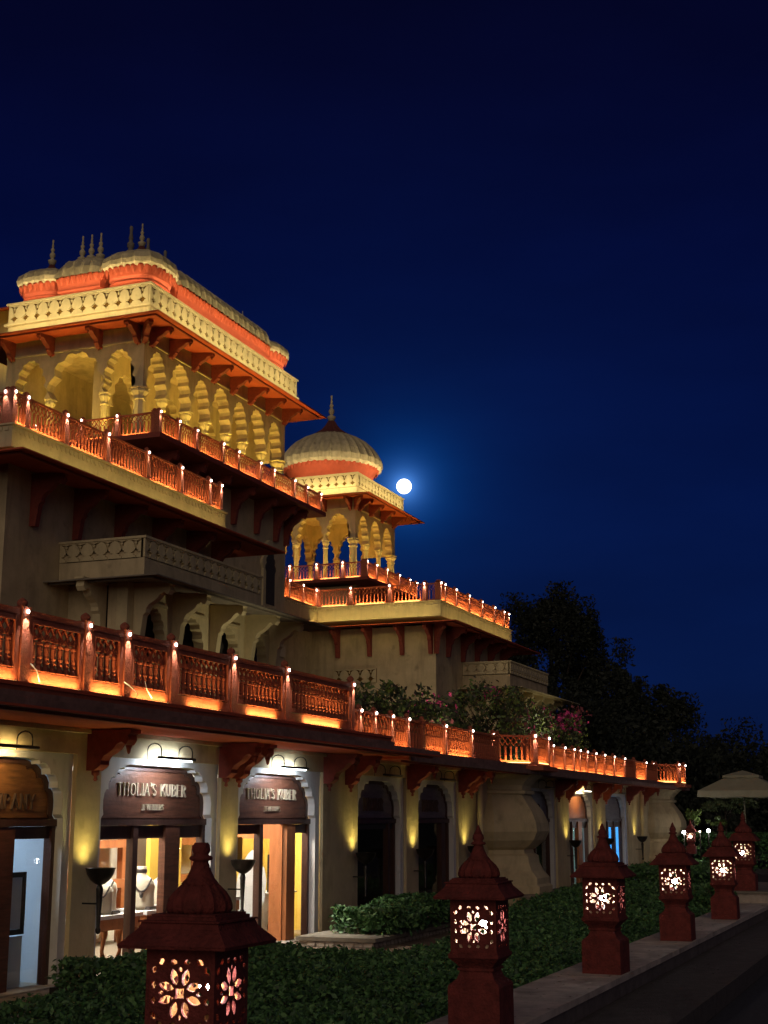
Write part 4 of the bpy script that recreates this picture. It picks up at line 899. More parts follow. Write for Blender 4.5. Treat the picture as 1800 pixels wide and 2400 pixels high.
for x in (57, 59, 61, 63, 65): link('bracket', BRK3, REDB, T2, (x, 19.699, 8.1))
for y in (19.9, 21.2, 22.7, 24.2): link('bracket', BRK3, REDB, T2, (55.599, y, 8.1), R(-90))
link('bracket', BRK3, REDB, T2, (55.62, 19.72, 8.1), R(-45))
x0, x1, y0 = 59.1, 65.4, 17.45
m = MB(); m.box(x0 + .06, x1, y0 + .06, 19.7, 5.68, 6.75); m.build('balcony_box', CREAM, T2)
m = MB(); m.box(x0 - .03, x1 + .03, y0 - .03, 19.7, 6.752, 6.81); m.build('balcony_rail', CREAM2, T2)
pattern_plate(T2, x0, x1, 6.24, 6.75, y0 + .05, 'Y', -1, .42); pattern_plate(T2, y0 + .06, 19.68, 6.24, 6.75, x0 + .05, 'X', -1, .42)
chajja(T2, 59.6, 67.6, 17.95, 19.7, 5.66, 1.2, .10, .05, 'balcony_eave', CREAM2)
m = MB(); m.box(59.5, 67.6, 18.2, 19.7, 1.3, 5.64); m.build('window_wall', CREAM2, T2)
for x in (60.0, 61.8, 63.6, 65.4, 67.2): link('bracket', BRK4, CREAM2, T2, (x, 18.199, 5.655))
for y in (18.5, 19.2): link('bracket', BRK4, CREAM2, T2, (59.499, y, 5.655), R(-90))
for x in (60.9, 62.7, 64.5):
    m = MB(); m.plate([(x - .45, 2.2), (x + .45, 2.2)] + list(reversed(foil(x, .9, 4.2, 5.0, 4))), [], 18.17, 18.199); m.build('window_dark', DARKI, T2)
# small carved parapet on the side wall
pattern_plate(T2, 22.4, 24.4, 5.7, 6.3, 55.55, 'X', -1, .45)
# pavilion
m = MB(); m.box(61.6, 70.0, 25.3, 33.4, 11.33, 11.48); m.build('balcony_slab', REDB, T2)
m = MB(); m.box(62.9, 68.9, 26.5, 32.0, 8.8, 11.33); m.build('pavilion_base', CREAM, T2)
for x in (63.5, 65.2, 67.0, 68.5): link('bracket', BRK3, REDB, T2, (x, 26.499, 11.32))
ax2 = [(64.15, 1.22, 13.75, 15.05, 5), (65.80, 1.34, 13.75, 15.08, 5), (67.45, 1.22, 13.75, 15.05, 5)]
ay2 = [(27.55, 1.18, 13.75, 15.05, 5), (29.12, 1.3, 13.75, 15.08, 5), (30.68, 1.16, 13.75, 15.05, 5)]
pavilion(T2, 63.1, 68.6, 26.6, 31.7, 11.49, 13.75, 15.82, ax2, ay2, [63.5, 64.95, 66.55, 68.2], [26.85, 28.25, 29.9, 31.3], True, th=.36)
chajja(T2, 63.08, 68.62, 26.58, 31.7, 15.84, 1.25, .12, .07)
m = MB(); m.box(62.45, 68.9, 26.25, 32.0, 15.94, 16.24); m.build('parapet_base', CREAM2, T2)
m = MB(); m.box(62.5, 68.8, 26.30, 32.0, 16.242, 16.90); m.build('parapet', CREAM, T2)
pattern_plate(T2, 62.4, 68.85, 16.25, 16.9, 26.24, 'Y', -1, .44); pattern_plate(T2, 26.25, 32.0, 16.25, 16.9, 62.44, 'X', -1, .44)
m = MB(); m.box(62.35, 68.9, 26.15, 32.05, 16.902, 16.96); m.build('parapet_cap', CREAM2, T2)
dc = (65.9, 29.2); Rd = 2.56
m = MB(); m.lathe([(Rd * .86, 16.96), (Rd * .86, 17.2), (Rd * .82, 17.25), (Rd * .84, 17.5), (Rd * .90, 17.75), (Rd * .96, 18.05), (Rd * .97, 18.1)], 64, dc, smooth=False); m.build('scalloped_band', REDP, T2)
petals(T2, dc[0], dc[1], Rd * .965, Rd * .965, 18.07, 2, .30)
m = MB(); m.lathe([(Rd * .98, 18.05), (Rd * 1.03, 18.2), (Rd * 1.03, 18.5), (Rd * .95, 18.9), (Rd * .86, 19.22), (Rd * .75, 19.5), (Rd * .60, 19.76), (Rd * .42, 19.98), (Rd * .24, 20.16)], 128, dc, ribs=32, amp=.045, smooth=False); dm = m.build('ribbed_dome', DOMEC, T2)
m = MB(); m.lathe([(Rd * .40, 19.98), (Rd * .30, 20.14), (Rd * .19, 20.36), (Rd * .12, 20.6), (Rd * .07, 20.85)], 32, dc, ribs=16, amp=.12, smooth=False); m.build('lotus_cap', LOTUS, dm)
finial(T2, dc[0], dc[1], 20.8, 1.5)
balustrade('tower_balustrade', 'lit balustrade facing the camera across the terrace of the domed tower', [(54.05, y) for y in (19.05, 19.61, 21.17, 22.95, 24.52)], R(-90), 8.852, .88, s=.16, noled=(0,), unlit=(0,), strip=2.0, led=2.2, pitch=.17)
balustrade('tower_balustrade', 'lit balustrade along the front terrace rim of the domed tower', [(x, 18.98) for x in (54.05, 54.58, 56.03, 57.85, 59.73, 61.62, 63.13, 63.9)], 0, 8.852, .88, s=.16, strip=1.8, led=2.2)
balustrade('tower_balustrade', 'short lit balustrade in the recess between the two towers', [(x, 24.58) for x in (48.5, 49.9, 51.2, 52.53, 53.85)], 0, 8.852, .88, s=.16, strip=1.8, led=2.2)
balustrade('tower_balustrade', 'lit balustrade on the side balcony of the domed pavilion', [(61.75, y) for y in (25.6, 26.66, 28.06, 29.53, 31.0, 32.3)], R(-90), 11.482, .92, s=.16, strip=1.8, noled=(0,), led=2.2, pitch=.17)
balustrade('tower_balustrade', 'lit balustrade on the front balcony of the domed pavilion', [(x, 25.45) for x in (61.75, 62.98, 64.39, 66.13, 67.64, 68.69)], 0, 11.482, .92, s=.16, strip=1.8, led=2.2)
# a red eave of the palace just entering at the upper left
t = thing('palace_tower', 'tip of another red palace eave at the far left edge of the frame', 'tower', (44, 33.4, 0)); m = MB()
m.add([(0, 0, 20.25), (7, 0, 20.25), (7, 8, 20.25), (0, 8, 20.25), (1.3, 1.3, 20.75), (7, 1.3, 20.75), (7, 8, 20.75), (1.3, 8, 20.75), (0, 0, 20.31), (7, 0, 20.31), (7, 8, 20.31), (0, 8, 20.31), (1.3, 1.3, 20.85), (7, 1.3, 20.85), (7, 8, 20.85), (1.3, 8, 20.85)],
      [(0, 1, 5, 4), (0, 4, 7, 3), (8, 12, 13, 9), (8, 11, 15, 12), (0, 8, 9, 1), (0, 3, 11, 8), (12, 15, 14, 13)]); m.build('eave', REDP, t, False)
m = MB(); m.box(1.3, 7, 1.3, 8, -1.9, 20.74); m.build('wall', CREAM, t)
flood(t, (-.6, .9, 17.5), (.6, 1.2, 20.5), YEL, 60, 150)

# ------------------------------------------------------------------ floodlights of the towers
def wash(T, x0, x1, y, z, to, p, col=(1.0, .74, .24)):      # linear wash along X
    return area(T, ((x0 + x1) / 2, y, z), ((x0 + x1) / 2, to[0], to[1]), col, p, x1 - x0, .05)
def washY(T, y0, y1, x, z, to, p, col=(1.0, .74, .24)):
    return area(T, (x, (y0 + y1) / 2, z), (to[0], (y0 + y1) / 2, to[1]), col, p, y1 - y0, .05, (0, 1, 0))
# terrace rims
wash(T1, 25, 35, 18.45, 8.08, (18.9, 8.6), 9); wash(T2, 54.2, 64, 18.42, 8.12, (18.9, 8.7), 9); washY(T2, 19, 25, 53.4, 8.12, (53.97, 8.7), 11)
# pavilion parapets and roofs
wash(T1, 36.4, 47, 21.95, 15.62, (22.5, 16.6), 3); washY(T1, 22.6, 28, 35.75, 15.62, (36.2, 16.6), 1.5)
wash(T2, 62.6, 68.6, 25.7, 15.95, (26.2, 16.9), 4); washY(T2, 26.4, 31.8, 61.95, 15.95, (62.4, 16.9), 3)
# roof skirts and domes from the parapet
wash(T1, 36.5, 47.5, 21.60, 15.66, (22.5, 17.9), 70, (1.0, .78, .36)); washY(T1, 22.0, 28, 35.42, 15.66, (36.3, 17.9), 42, (1.0, .78, .36))
wash(T2, 62.4, 69.0, 25.38, 15.98, (27.2, 18.8), 40, (1.0, .78, .36)); washY(T2, 26.0, 32, 61.88, 15.98, (63.6, 18.8), 40, (1.0, .78, .36))
wash(T1, 36.6, 47, 22.44, 16.80, (22.50, 18.0), 30, (1.0, .80, .45)); washY(T1, 22.6, 28.2, 36.22, 16.80, (36.28, 18.0), 18, (1.0, .80, .45))
wash(T2, 62.6, 68.6, 26.22, 16.98, (26.7, 17.9), 30, (1.0, .80, .45)); washY(T2, 26.4, 32, 62.42, 16.98, (63.0, 17.9), 30, (1.0, .80, .45))
# pavilion interiors and balcony uplights
for x in (37.6, 38.95, 40.4, 41.8, 43.2, 44.6, 46.1): spot(T1, (x, 22.45, 11.66), (x, 23.2, 15.2), YEL, 72, 120, .8, .05)
for y in (23.75, 25.3, 27.1): spot(T1, (36.2, y, 11.66), (36.9, y, 15.2), YEL, 60, 120, .8, .05)
for x in (38.2, 40.4, 42.6, 44.8): point(T1, (x, 24.1, 11.9), (1.0, .66, .14), 15, .08)
point(T1, (38.0, 26.5, 11.9), (1.0, .66, .14), 12, .08)
for x in (63.5, 65.0, 66.5, 68.2): spot(T2, (x, 26.15, 11.55), (x, 26.9, 15.4), YEL, 56, 120, .8, .05)
for y in (27.4, 28.9, 30.6): spot(T2, (62.7, y, 11.55), (63.4, y, 15.4), YEL, 56, 120, .8, .05)
for x, y in ((64.6, 28.2), (67.0, 28.2), (64.6, 30.4), (67.0, 30.4)): point(T2, (x, y, 11.8), (1.0, .52, .09), 30, .08)
# courtyard lights at the foot of the towers
flood(T1, (33.5, 15.2, 1.6), (33.3, 18.0, 5.4), (1.0, .88, .55), 110, 80); flood(T2, (62.5, 14.5, 1.6), (62.5, 18.0, 5.4), (1.0, .88, .55), 80, 90)
flood(T2, (52.6, 20.5, 1.5), (55.6, 21.0, 4.6), (1.0, .85, .55), 60, 110)

# ------------------------------------------------------------------ lantern pillars
def eye(cx, cy, L, W, ang, n=5):
    p = []
    for s in (1, -1):
        for i in range(n):
            t = i / n; u = -L / 2 + L * t; v = W / 2 * math.sin(PI * t) ** .8; p.append((u * s, v * s))
    ca, sa = math.cos(ang), math.sin(ang); return [(cx + x * ca - y * sa, cy + x * sa + y * ca) for x, y in p]
def jali_holes(s, zc):
    H = [[(-.15, -.15), (0, -.13), (.15, -.15), (.13, 0), (.15, .15), (0, .13), (-.15, .15), (-.13, 0)]]
    for k in range(8):
        a = R(22.5 + 45 * k); aa = a + (R(8) if k % 2 else R(-8)); H.append(eye(.50 * math.cos(a), .50 * math.sin(a), .52, .255, aa))
    for k in range(4):
        a = R(90 * k); H.append(eye(.64 * math.cos(a), .68 * math.sin(a), .19, .14, a, 4))
        for q in (-.66, -.22, .22, .66):
            c = (.90, q); x, y = c[0] * math.cos(a) - c[1] * math.sin(a), c[0] * math.sin(a) + c[1] * math.cos(a)
            H.append(eye(x, y, .19, .23 if abs(q) < .5 else .27, a + (R(38) * (1 if q > 0 else -1) if abs(q) > .5 else 0), 3))
    return [[(x * s, zc + y * s) for x, y in h] for h in H]
LANT = {}
def lantern(x, y, z, label, broken=False, rz=0.0, s=.94, bulb=(0.03, -.02, .80), power=5.0):
    t = thing('stone_lantern', label, 'lantern', (x, y, z), 'stone lantern pillars', rz); t.scale = (s, s, s); t.rotation_euler = (random.uniform(-.012, .012), random.uniform(-.012, .012), random.uniform(-.03, .03))
    if not LANT:
        m = MB(); f = lambda a, b_, z0, z1: m.frus((0, 0), (a, a), (b_, b_), z0, z1)
        f(.220, .220, 0, .345); f(.220, .212, .3455, .362); f(.212, .160, .3625, .405); f(.160, .140, .4055, .455); f(.140, .140, .4555, .470); f(.155, .155, .4705, .492); f(.140, .160, .4925, .52); f(.16, .215, .5205, .575); f(.215, .215, .5755, .605); f(.205, .205, .6055, .620)
        LANT['pedestal'] = m.mesh('pedestal')
        m = MB(); w = .1975; m.plate([(-w, .62), (w, .62), (w, 1.05), (-w, 1.05)], jali_holes(.171, .822), -w, -w + .02); LANT['jali'] = m.mesh('jali')
        m = MB(); w2 = w - .021; m.plate([(-w2, .62), (w2, .62), (w2, 1.05), (-w2, 1.05)], jali_holes(.171, .822), -w, -w + .02); LANT['jali2'] = m.mesh('jali2')
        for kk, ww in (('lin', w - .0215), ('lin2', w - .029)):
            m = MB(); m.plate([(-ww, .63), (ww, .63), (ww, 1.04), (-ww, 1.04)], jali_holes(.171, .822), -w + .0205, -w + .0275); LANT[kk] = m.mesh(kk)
        m = MB(); f = lambda a, b_, z0, z1: m.frus((0, 0), (a, a), (b_, b_), z0, z1)
        f(.205, .215, 1.0505, 1.064); f(.305, .312, 1.045, 1.062); f(.312, .235, 1.0625, 1.140); f(.235, .222, 1.1405, 1.172); f(.235, .235, 1.1725, 1.182); f(.20, .20, 1.1825, 1.20); f(.185, .185, 1.2005, 1.212)
        LANT['roof'] = m.mesh('roof')
        m = MB(); m.lathe([(.148, 1.2125), (.160, 1.23), (.160, 1.252), (.150, 1.285), (.130, 1.318), (.104, 1.345), (.084, 1.365)], 84, ribs=14, amp=.12, smooth=True); LANT['dome'] = m.mesh('dome')
        m = MB(); m.lathe([(.094, 1.352), (.100, 1.362), (.076, 1.39), (.056, 1.43), (.042, 1.468), (.040, 1.478), (.060, 1.484), (.064, 1.494), (.056, 1.505), (.041, 1.508), (.041, 1.516), (.050, 1.535), (.045, 1.560), (.036, 1.575)], 16)
        LANT['neck'] = m.mesh('neck')
        m = MB(); m.lathe([(.036, 1.5755), (.026, 1.60), (.015, 1.625), (.010, 1.64), (.004, 1.645)], 12); LANT['tip'] = m.mesh('tip')
        m = MB(); m.lathe([(.0, -.042), (.03, -.03), (.042, 0), (.03, .03), (.0, .042)], 12, cap=False); LANT['bulb'] = m.mesh('bulb')
        m = MB(); m.lathe([(.03, .62), (.03, .70), (.018, .705), (.018, .74)], 10); LANT['holder'] = m.mesh('holder')
        for k in LANT: LANT[k].name = {'jali': 'jali_panel', 'jali2': 'jali_panel', 'lin': 'glow_lining', 'lin2': 'glow_lining', 'neck': 'finial', 'tip': 'finial_tip', 'holder': 'lamp_holder'}.get(k, k)
    for k, nm in (('pedestal', 'pedestal'), ('roof', 'roof'), ('dome', 'dome'), ('neck', 'finial')): link(nm, LANT[k], TERRA, t)
    if not broken: link('finial_tip', LANT['tip'], TERRA, t)
    for i in range(4): link('jali_panel', LANT['jali' if i % 2 == 0 else 'jali2'], TERRA, t, (0, 0, 0), R(90 * i + .0))
    for i in range(4): link('glow_lining', LANT['lin' if i % 2 == 0 else 'lin2'].copy() if broken else LANT['lin' if i % 2 == 0 else 'lin2'], GLOWLINO if broken else LINING, t, (0, 0, 0), R(90 * i))  # added plates behind the jali, with the window glow put into their colour
    link('lamp_holder', LANT['holder'], BRONZE, t)
    link('bulb', LANT['bulb'], E_BULB, t, bulb); point(t, (bulb[0] + .0, bulb[1], bulb[2] + .002), (.98, .95, .92), power, .043)
lantern(6.37, 3.52, -1.6, 'huge dark foreground stone lantern at the bottom left with broken finial', True, bulb=(-.06, -.085, .85), power=13)
lantern(10.93, 3.52, -1.6, 'second nearest stone lantern, cut by the bottom edge, right of the dark shops', bulb=(-.05, -.06, .84), power=13)
lantern(15.28, 3.52, -1.6, 'third stone lantern along the kerb, in front of the blue glowing shop', bulb=(-.05, .0, .815), power=13)
lantern(19.60, 3.52, -1.6, 'fourth stone lantern along the kerb, in front of the far bastion', bulb=(-.05, .0, .815), power=13)
lantern(24.0, 3.52, -1.6, 'fifth stone lantern along the kerb, overlapping the last lantern', bulb=(-.05, .0, .815), power=13)
lantern(29.0, 3.83, -1.42, 'last stone lantern at the far right, standing on a step', bulb=(-.05, .04, .80), power=5)
for x, y, z, l in ((48, 8.05, -.95, 'far small garden lantern with ivy, left of the umbrella'),):
    lantern(x, y, z - .2, l, s=.68, bulb=(-.05, 0, .815), power=6)
# far globe lights
for x, y, z, r, l in ((45.0, 7.76, -.43, .05, 'white garden globe light nearest the far bastion'), (48, 7.75, -.43, .03, 'tiny yellow garden light between the white globes'), (50, 7.78, -.42, .055, 'white garden globe light below the umbrella')):
    t = thing('garden_light', l, 'garden light', (x, y, -1.7), 'far garden lights'); MB().tube([(0, 0, 0), (0, 0, z + 1.7 - r)], .02, 6).build('stake', BRONZE, t)
    o = MB().lathe([(r * math.cos(a), r * math.sin(a)) for a in [R(-90 + 20 * k) for k in range(10)]], 12, cap=False).build('globe', E_GREEN if r < .04 else E_BULB, t); o.location = (0, 0, z + 1.7)
    point(t, (0, -.12, z + 1.7 + .1), (1, .95, .9), 4, .05)

# ------------------------------------------------------------------ steps, planters
t = thing('stone_step', 'low stone step block under the last lantern at the right', 'step', (29.6, 3.6, -1.62)); MB().box(-1.0, 3.2, -1.4, .75, 0, .20).build('tread', STONE, t); MB().box(-1.06, 3.2, -1.46, .8, .201, .235).build('coping', GREYE, t)
def planter(x0, x1, y0, y1, z0, z1, label):
    t = thing('stone_planter', label, 'planter', ((x0 + x1) / 2, (y0 + y1) / 2, z0), 'carved stone planters'); w, d, h = (x1 - x0) / 2, (y1 - y0) / 2, z1 - z0
    MB().box(-w, w, -d, d, 0, h - .06).build('body', STONE, t); MB().box(-w - .05, w + .05, -d - .05, d + .05, h - .059, h).build('coping', GREYE, t)
    m = MB(); n = int(2 * w / .16)
    for i in range(n):
        x = -w + 2 * w * (i + .5) / n; m.add([(x - .075, -d - .002, h - .06), (x + .075, -d - .002, h - .06), (x + .06, -d - .03, h - .13), (x, -d - .012, h - .22), (x - .06, -d - .03, h - .13)], [(0, 1, 2, 4), (4, 2, 3)])
    for i in range(int(2 * d / .16)):
        y = -d + .16 * (i + .5); m.add([(-w - .002, y - .075, h - .06), (-w - .002, y + .075, h - .06), (-w - .03, y + .06, h - .13), (-w - .012, y, h - .22), (-w - .03, y - .06, h - .13)], [(0, 1, 2, 4), (4, 2, 3)])
    stuffpart(m.build('lotus_frieze', STONE, t, False))
planter(20.6, 25.2, 8.35, 9.6, -2.2, -1.80, 'low carved stone planter at the foot of the broad cream pier'); planter(31.6, 36.8, 8.5, 9.2, -2.2, -1.70, 'long carved stone planter in front of the nearer bastion'); planter(47.5, 50.5, 7.6, 8.3, -1.95, -1.5, 'far stone planter beside the end bastion')

# ------------------------------------------------------------------ leaves
def leaf_mesh(name, C, size, nrm=None, spread=1.0, asp=.55, rng=RNG):
    C = np.asarray(C, float); n = len(C); S = size * rng.uniform(.5, 1.45, n)[:, None]
    d = rng.normal(size=(n, 3)) * spread
    if nrm is not None: d += nrm
    d /= np.linalg.norm(d, axis=1)[:, None] + 1e-9
    r = rng.normal(size=(n, 3)); u = np.cross(d, r); u /= np.linalg.norm(u, axis=1)[:, None] + 1e-9; v = np.cross(d, u)
    P = np.stack([C - u * S, C + v * S * asp * .9 + d * S * .12, C + u * S, C - v * S * asp * .9 + d * S * .12], 1).reshape(-1, 3)
    me = bpy.data.meshes.new(name); me.vertices.add(4 * n); me.vertices.foreach_set('co', P.ravel()); me.loops.add(4 * n); me.loops.foreach_set('vertex_index', np.arange(4 * n, dtype=np.int32))
    me.polygons.add(n); me.polygons.foreach_set('loop_start', np.arange(0, 4 * n, 4, dtype=np.int32)); me.update(calc_edges=True); return me
def multi(me, mats_, w=None, rng=RNG):
    for m_ in mats_: me.materials.append(m_)
    me.polygons.foreach_set('material_index', rng.choice(len(mats_), len(me.polygons), p=w).astype(np.int32)); return me
def vnoise(x, y, s, seed=0):
    return (np.sin(x * s * 1.3 + seed) * np.cos(y * s * 1.7 + seed * 2) + np.sin(x * s * 2.9 + y * s * 2.1 + seed * 3) * .5) / 1.5
def cover(name, x0, x1, y0, y1, top, n, size, seed=1, floor=-1.95):
    """hedge or ground cover: leaves over an uneven top and down the sides of a bed; y1 may be a function of x"""
    yb = y1 if callable(y1) else (lambda x: np.full_like(x, y1))
    x = RNG.uniform(x0, x1, n); y = y0 + (yb(x) - y0) * RNG.uniform(0, 1, n); h = top(x, y) + vnoise(x, y, 2.3, seed) * .05 + vnoise(x, y, 7, seed + 2) * .03
    z = h - RNG.exponential(.035, n) + RNG.normal(0, .014, n); parts = [np.stack([x, y, z], 1)]
    ns = int(n * .09)
    for k in range(4):
        t = RNG.uniform(0, 1, ns)
        ex = x0 + (x1 - x0) * t if k < 2 else np.full(ns, x0 if k == 2 else x1)
        ey = np.full(ns, y0) if k == 0 else (yb(ex) if k == 1 else y0 + (yb(ex) - y0) * t)
        tz = top(ex, ey) + vnoise(ex, ey, 2.3, seed) * .05; ez = floor + (tz - floor) * RNG.uniform(0, 1, ns) ** .7
        parts.append(np.stack([ex + RNG.normal(0, .05, ns), ey + RNG.normal(0, .05, ns), ez], 1))
    C = np.concatenate(parts); nr = np.tile(np.array([[-.25, -.25, 1.0]]), (len(C), 1))
    me = multi(leaf_mesh(name, C, size, nr, .75), LEAF, [.45, .25, .30]); o = bpy.data.objects.new(name, me); COL.objects.link(o)
    return o
t_cov = lambda x, y: -1.635 + .07 * np.clip((y - 4.3) / 3, 0, 1)
YB = lambda x: np.interp(x, [16.3, 16.5, 18, 21, 25, 33, 36], [6.6, 6.4, 6.3, 7.0, 7.6, 8.4, 8.4])
o = cover('ground_cover', 16.3, 24, 4.06, YB, t_cov, 34000, .034); tag(o, 'dense low green ground cover filling the bed behind the lanterns', 'ground cover', kind='stuff')
o = cover('ground_cover', 24, 36, 4.06, YB, t_cov, 24000, .042, seed=4); tag(o, 'far stretch of green ground cover towards the end of the kerb', 'ground cover', kind='stuff')
o = cover('ground_cover', 6.0, 12.6, 4.06, 7.75, t_cov, 30000, .030, seed=8); tag(o, 'near ground cover at the bottom edge beside the path', 'ground cover', kind='stuff')
o = cover('hedge', 13.1, 16.35, 4.06, 8.9, lambda x, y: -1.64 + .12 * np.clip((y - 5.5) / 2.5, 0, 1), 30000, .036, seed=3); tag(o, 'dark clipped hedge below the jewellery shop windows', 'hedge')
o = cover('hedge', 21.3, 25.4, 8.2, 9.3, lambda x, y: -1.42 + .08 * np.sin(x * 2.2), 12000, .045, seed=5, floor=-1.8); tag(o, 'rounded green bush on the planter in front of the first dark shopfront', 'hedge')
o = cover('hedge', 36.5, 47, 6.0, 8.6, lambda x, y: -1.35 + 0 * x, 16000, .06, seed=6); tag(o, 'far dark hedge behind the fourth lantern', 'hedge')
o = cover('hedge', 52, 60, 5.5, 11.5, lambda x, y: -.70 + .1 * np.sin(x), 16000, .09, seed=9); tag(o, 'dark garden hedge below the umbrella', 'hedge')

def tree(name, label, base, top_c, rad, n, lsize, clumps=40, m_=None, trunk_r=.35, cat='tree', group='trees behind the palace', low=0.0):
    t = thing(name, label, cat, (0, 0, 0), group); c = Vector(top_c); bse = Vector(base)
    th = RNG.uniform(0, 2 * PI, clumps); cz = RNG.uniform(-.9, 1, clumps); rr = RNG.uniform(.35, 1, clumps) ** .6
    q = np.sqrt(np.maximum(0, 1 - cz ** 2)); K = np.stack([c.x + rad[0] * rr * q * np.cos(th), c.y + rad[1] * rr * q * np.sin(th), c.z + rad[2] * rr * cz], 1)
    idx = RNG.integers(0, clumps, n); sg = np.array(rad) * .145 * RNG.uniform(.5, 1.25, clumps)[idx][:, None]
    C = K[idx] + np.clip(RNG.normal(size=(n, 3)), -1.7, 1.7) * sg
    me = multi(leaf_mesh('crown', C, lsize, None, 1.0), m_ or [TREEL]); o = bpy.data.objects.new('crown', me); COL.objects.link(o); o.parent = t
    m = MB(); mid = bse.lerp(c, .55); m.tube([bse, bse.lerp(mid, .5) + Vector((.1, .15, 0)), mid, c], [trunk_r, trunk_r * .8, trunk_r * .6, trunk_r * .25], 8)
    for k in range(min(9, clumps)): m.tube([mid.lerp(c, .1 * k % 1), (Vector(K[k]) + mid) / 2 + Vector((0, 0, .2)), Vector(K[k])], [trunk_r * .4, trunk_r * .25, trunk_r * .08], 5)
    m.build('trunk', BARK, t); return t
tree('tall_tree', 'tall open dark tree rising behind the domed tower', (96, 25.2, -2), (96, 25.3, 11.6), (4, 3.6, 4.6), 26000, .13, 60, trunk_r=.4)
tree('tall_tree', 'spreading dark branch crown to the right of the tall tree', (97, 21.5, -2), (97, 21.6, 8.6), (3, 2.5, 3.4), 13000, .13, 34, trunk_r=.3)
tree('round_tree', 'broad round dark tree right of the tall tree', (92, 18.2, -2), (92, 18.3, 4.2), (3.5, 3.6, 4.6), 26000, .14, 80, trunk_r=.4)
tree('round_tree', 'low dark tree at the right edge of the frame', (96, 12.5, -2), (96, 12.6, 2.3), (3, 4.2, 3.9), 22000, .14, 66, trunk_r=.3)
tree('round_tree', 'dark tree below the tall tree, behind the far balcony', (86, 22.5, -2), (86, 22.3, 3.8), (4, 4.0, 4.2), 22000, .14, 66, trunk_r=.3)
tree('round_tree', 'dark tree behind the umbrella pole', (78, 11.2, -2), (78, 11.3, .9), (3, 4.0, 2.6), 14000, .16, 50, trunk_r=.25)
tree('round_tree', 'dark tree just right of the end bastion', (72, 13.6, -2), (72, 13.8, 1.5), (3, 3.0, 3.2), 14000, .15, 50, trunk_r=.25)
# low garden plants by the far lights
tree('garden_shrub', 'small bright green shrub lit by a garden light below the umbrella', (49.5, 7.5, -1.8), (49.6, 7.40, -.12), (.30, .34, .16), 500, .05, 12, [LEAFB[1]], .03, 'shrub', 'far garden shrubs')
tree('garden_shrub', 'green ivy spray behind the far garden lantern', (48.4, 8.1, -1.8), (48.3, 8.0, .05), (.3, .32, .35), 500, .05, 12, [LEAFB[1]], .03, 'shrub', 'far garden shrubs')
tree('garden_shrub', 'grey leaved shrub above the garden globes', (53, 7.6, -1.8), (53, 7.6, .55), (.8, 1.0, .42), 2200, .06, 18, [LEAFB[0]], .05, 'shrub', 'far garden shrubs')
tree('garden_shrub', 'small plant beside the step under the last lantern', (28.2, 4.35, -1.7), (28.2, 4.3, -1.45), (.4, .35, .2), 900, .06, 14, LEAF, .03, 'shrub', 'far garden shrubs')
# creepers on the roof terrace
def creeper(label, c, rad, n, w, seed, flowers=0, fc=None):
    t = tree('flowering_creeper', label, (c[0], c[1], 1.26), c, (rad[0] * 1.1, rad[1], rad[2] * 1.12), int(n * .8), .062, 70, LEAFB, .06, 'creeper', 'creepers on the roof terrace')
    if flowers:
        for k in range(flowers):
            q = Vector(fc[k % len(fc)]); C = np.array(q) + RNG.normal(size=(60, 3)) * np.array([.3, .2, .12])
            o = bpy.data.objects.new('blossom', multi(leaf_mesh('blossom', C, .065, None, 1.0, .8), [PETAL if k % 2 == 0 else PETAL2])); COL.objects.link(o); o.parent = t
    return t
creeper('dusky leafy creeper at the left of the roof terrace', (29.7, 11.5, 2.2), (1.8, .9, .75), 5200, None, 1, 2, [(31.8, 11.4, 2.7), (30.8, 11.3, 2.3)])
creeper('large dark creeper in the middle of the roof terrace', (36.2, 11.5, 2.45), (2.1, .9, 1.0), 5200, None, 2, 2, [(36.6, 11.4, 3.3), (38.5, 11.3, 2.6)])
creeper('green creeper with magenta blossoms in front of the far balcony', (40.0, 11.5, 2.5), (1.9, .9, .95), 4600, None, 3, 6, [(41.3, 11.3, 3.1), (40.0, 11.2, 2.6), (41.0, 11.3, 2.5)])
creeper('small creeper with a magenta blossom at the far end', (44.3, 11.5, 2.4), (1.4, .9, .85), 3200, None, 4, 4, [(44.6, 11.3, 3.15), (45.6, 11.3, 3.35), (44.2, 11.2, 2.9)])
gl_ = thing('terrace_spotlight', 'small spotlight among the creepers on the roof terrace', 'spotlight', (38.6, 10.3, 1.26)); MB().lathe([(.05, 0), (.05, .02), (.02, .03), (.06, .08), (.07, .16)], 10).build('housing', BRONZE, gl_)
spot(gl_, (0, 0, .2), (.9, .8, 1.4), (1.0, .92, .6), 42, 120, .8, .04)
spot(gl_, (-7.6, .2, .2), (-7.4, 1.0, 1.2), (1.0, .9, .5), 26, 110, .8, .04)

n_ = 420; xx = RNG.uniform(6, 34, n_); yy = np.where(RNG.uniform(0, 1, n_) < .5, RNG.uniform(3.3, 4.0, n_), RNG.uniform(2.45, 3.25, n_)); zz = np.where(yy > 3.28, -1.592, -1.792)
o = bpy.data.objects.new('fallen_leaves', multi(leaf_mesh('fallen_leaves', np.stack([xx, yy, zz], 1), .022, np.tile(np.array([[0, 0, 4.0]]), (n_, 1)), .35), [mat('dry_leaf', (.10, .065, .03), .8, .4, 9, 0), LEAF[2]])); COL.objects.link(o); tag(o, 'scattered fallen leaves on the kerb and pavement', 'leaves', kind='stuff')
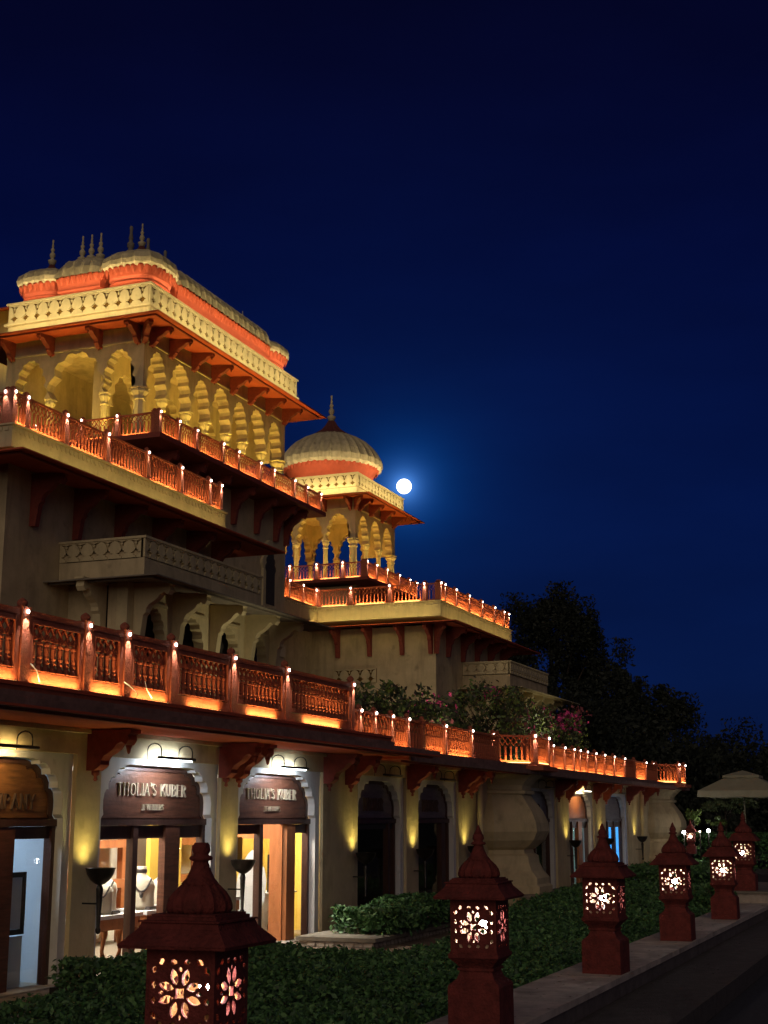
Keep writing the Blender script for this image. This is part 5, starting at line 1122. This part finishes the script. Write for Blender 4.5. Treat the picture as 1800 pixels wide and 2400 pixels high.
# ------------------------------------------------------------------ umbrella
u = thing('garden_umbrella', 'square two-tier cream garden umbrella at the right edge', 'umbrella', (48, 6.25, -1.95))
def tier(w0, z0, w1, z1, val, nm):
    m = MB(); m.frus((0, 0), (w0, w0), (w1, w1), z0, z1); m.v = m.v; o = MB()
    vs = []; fs = []; N = 10
    c4 = [(-1, -1), (1, -1), (1, 1), (-1, 1)]
    for (w, z) in ((w0, z0), (w1, z1)): vs += [(w * a, w * b_, z) for a, b_ in c4]
    fs = [(k, (k + 1) % 4, 4 + (k + 1) % 4, 4 + k) for k in range(4)]
    if w1 < .1: pass
    o.add(vs, fs); cp = o.build(nm, CANVAS, u, False)
    v = MB(); per = []
    for k in range(4):
        a, b_ = c4[k], c4[(k + 1) % 4]
        for i in range(N):
            s_ = i / N; per.append(((a[0] + (b_[0] - a[0]) * s_) * w0, (a[1] + (b_[1] - a[1]) * s_) * w0))
    P = len(per); vs = [(x, y, z0) for x, y in per] + [(x * (1.01 + .008 * math.sin(i * 1.7)), y * (1.01 + .008 * math.cos(i * 2.1)), z0 - val + .012 * math.sin(i * 1.3)) for i, (x, y) in enumerate(per)]
    v.add(vs, [(i, (i + 1) % P, P + (i + 1) % P, P + i) for i in range(P)]); v.build('valance', CANVAS, cp, False)
tier(1.30, 2.83, .55, 3.24, .21, 'canopy'); tier(.58, 3.33, .02, 3.50, .08, 'top_canopy')
MB().tube([(0, 0, 0), (0, 0, 3.4)], .03, 8).build('pole', CANVAS, u); MB().lathe([(.35, 0), (.35, .06), (.08, .10), (.05, .3)], 12).build('base', BRONZE, u)
for k in range(4):
    a, b_ = ((-1, -1), (1, -1), (1, 1), (-1, 1))[k]; MB().tube([(a * 1.26, b_ * 1.26, 2.82), (0, 0, 3.22)], .012, 5).build('rib', BRONZE, u)

# ------------------------------------------------------------------ moon
o = MB().lathe([(9.7 * math.cos(a), 9.7 * math.sin(a)) for a in [R(-90 + 10 * k) for k in range(19)]], 72, cap=False).build('moon', E_MOON); o.location = MOON * 1800; tag(o, 'bright white full moon right of the domed tower', 'moon')

# everything above was written with the lens at height zero: put the road at zero instead
for o in TOPS: o.location.z += LIFT
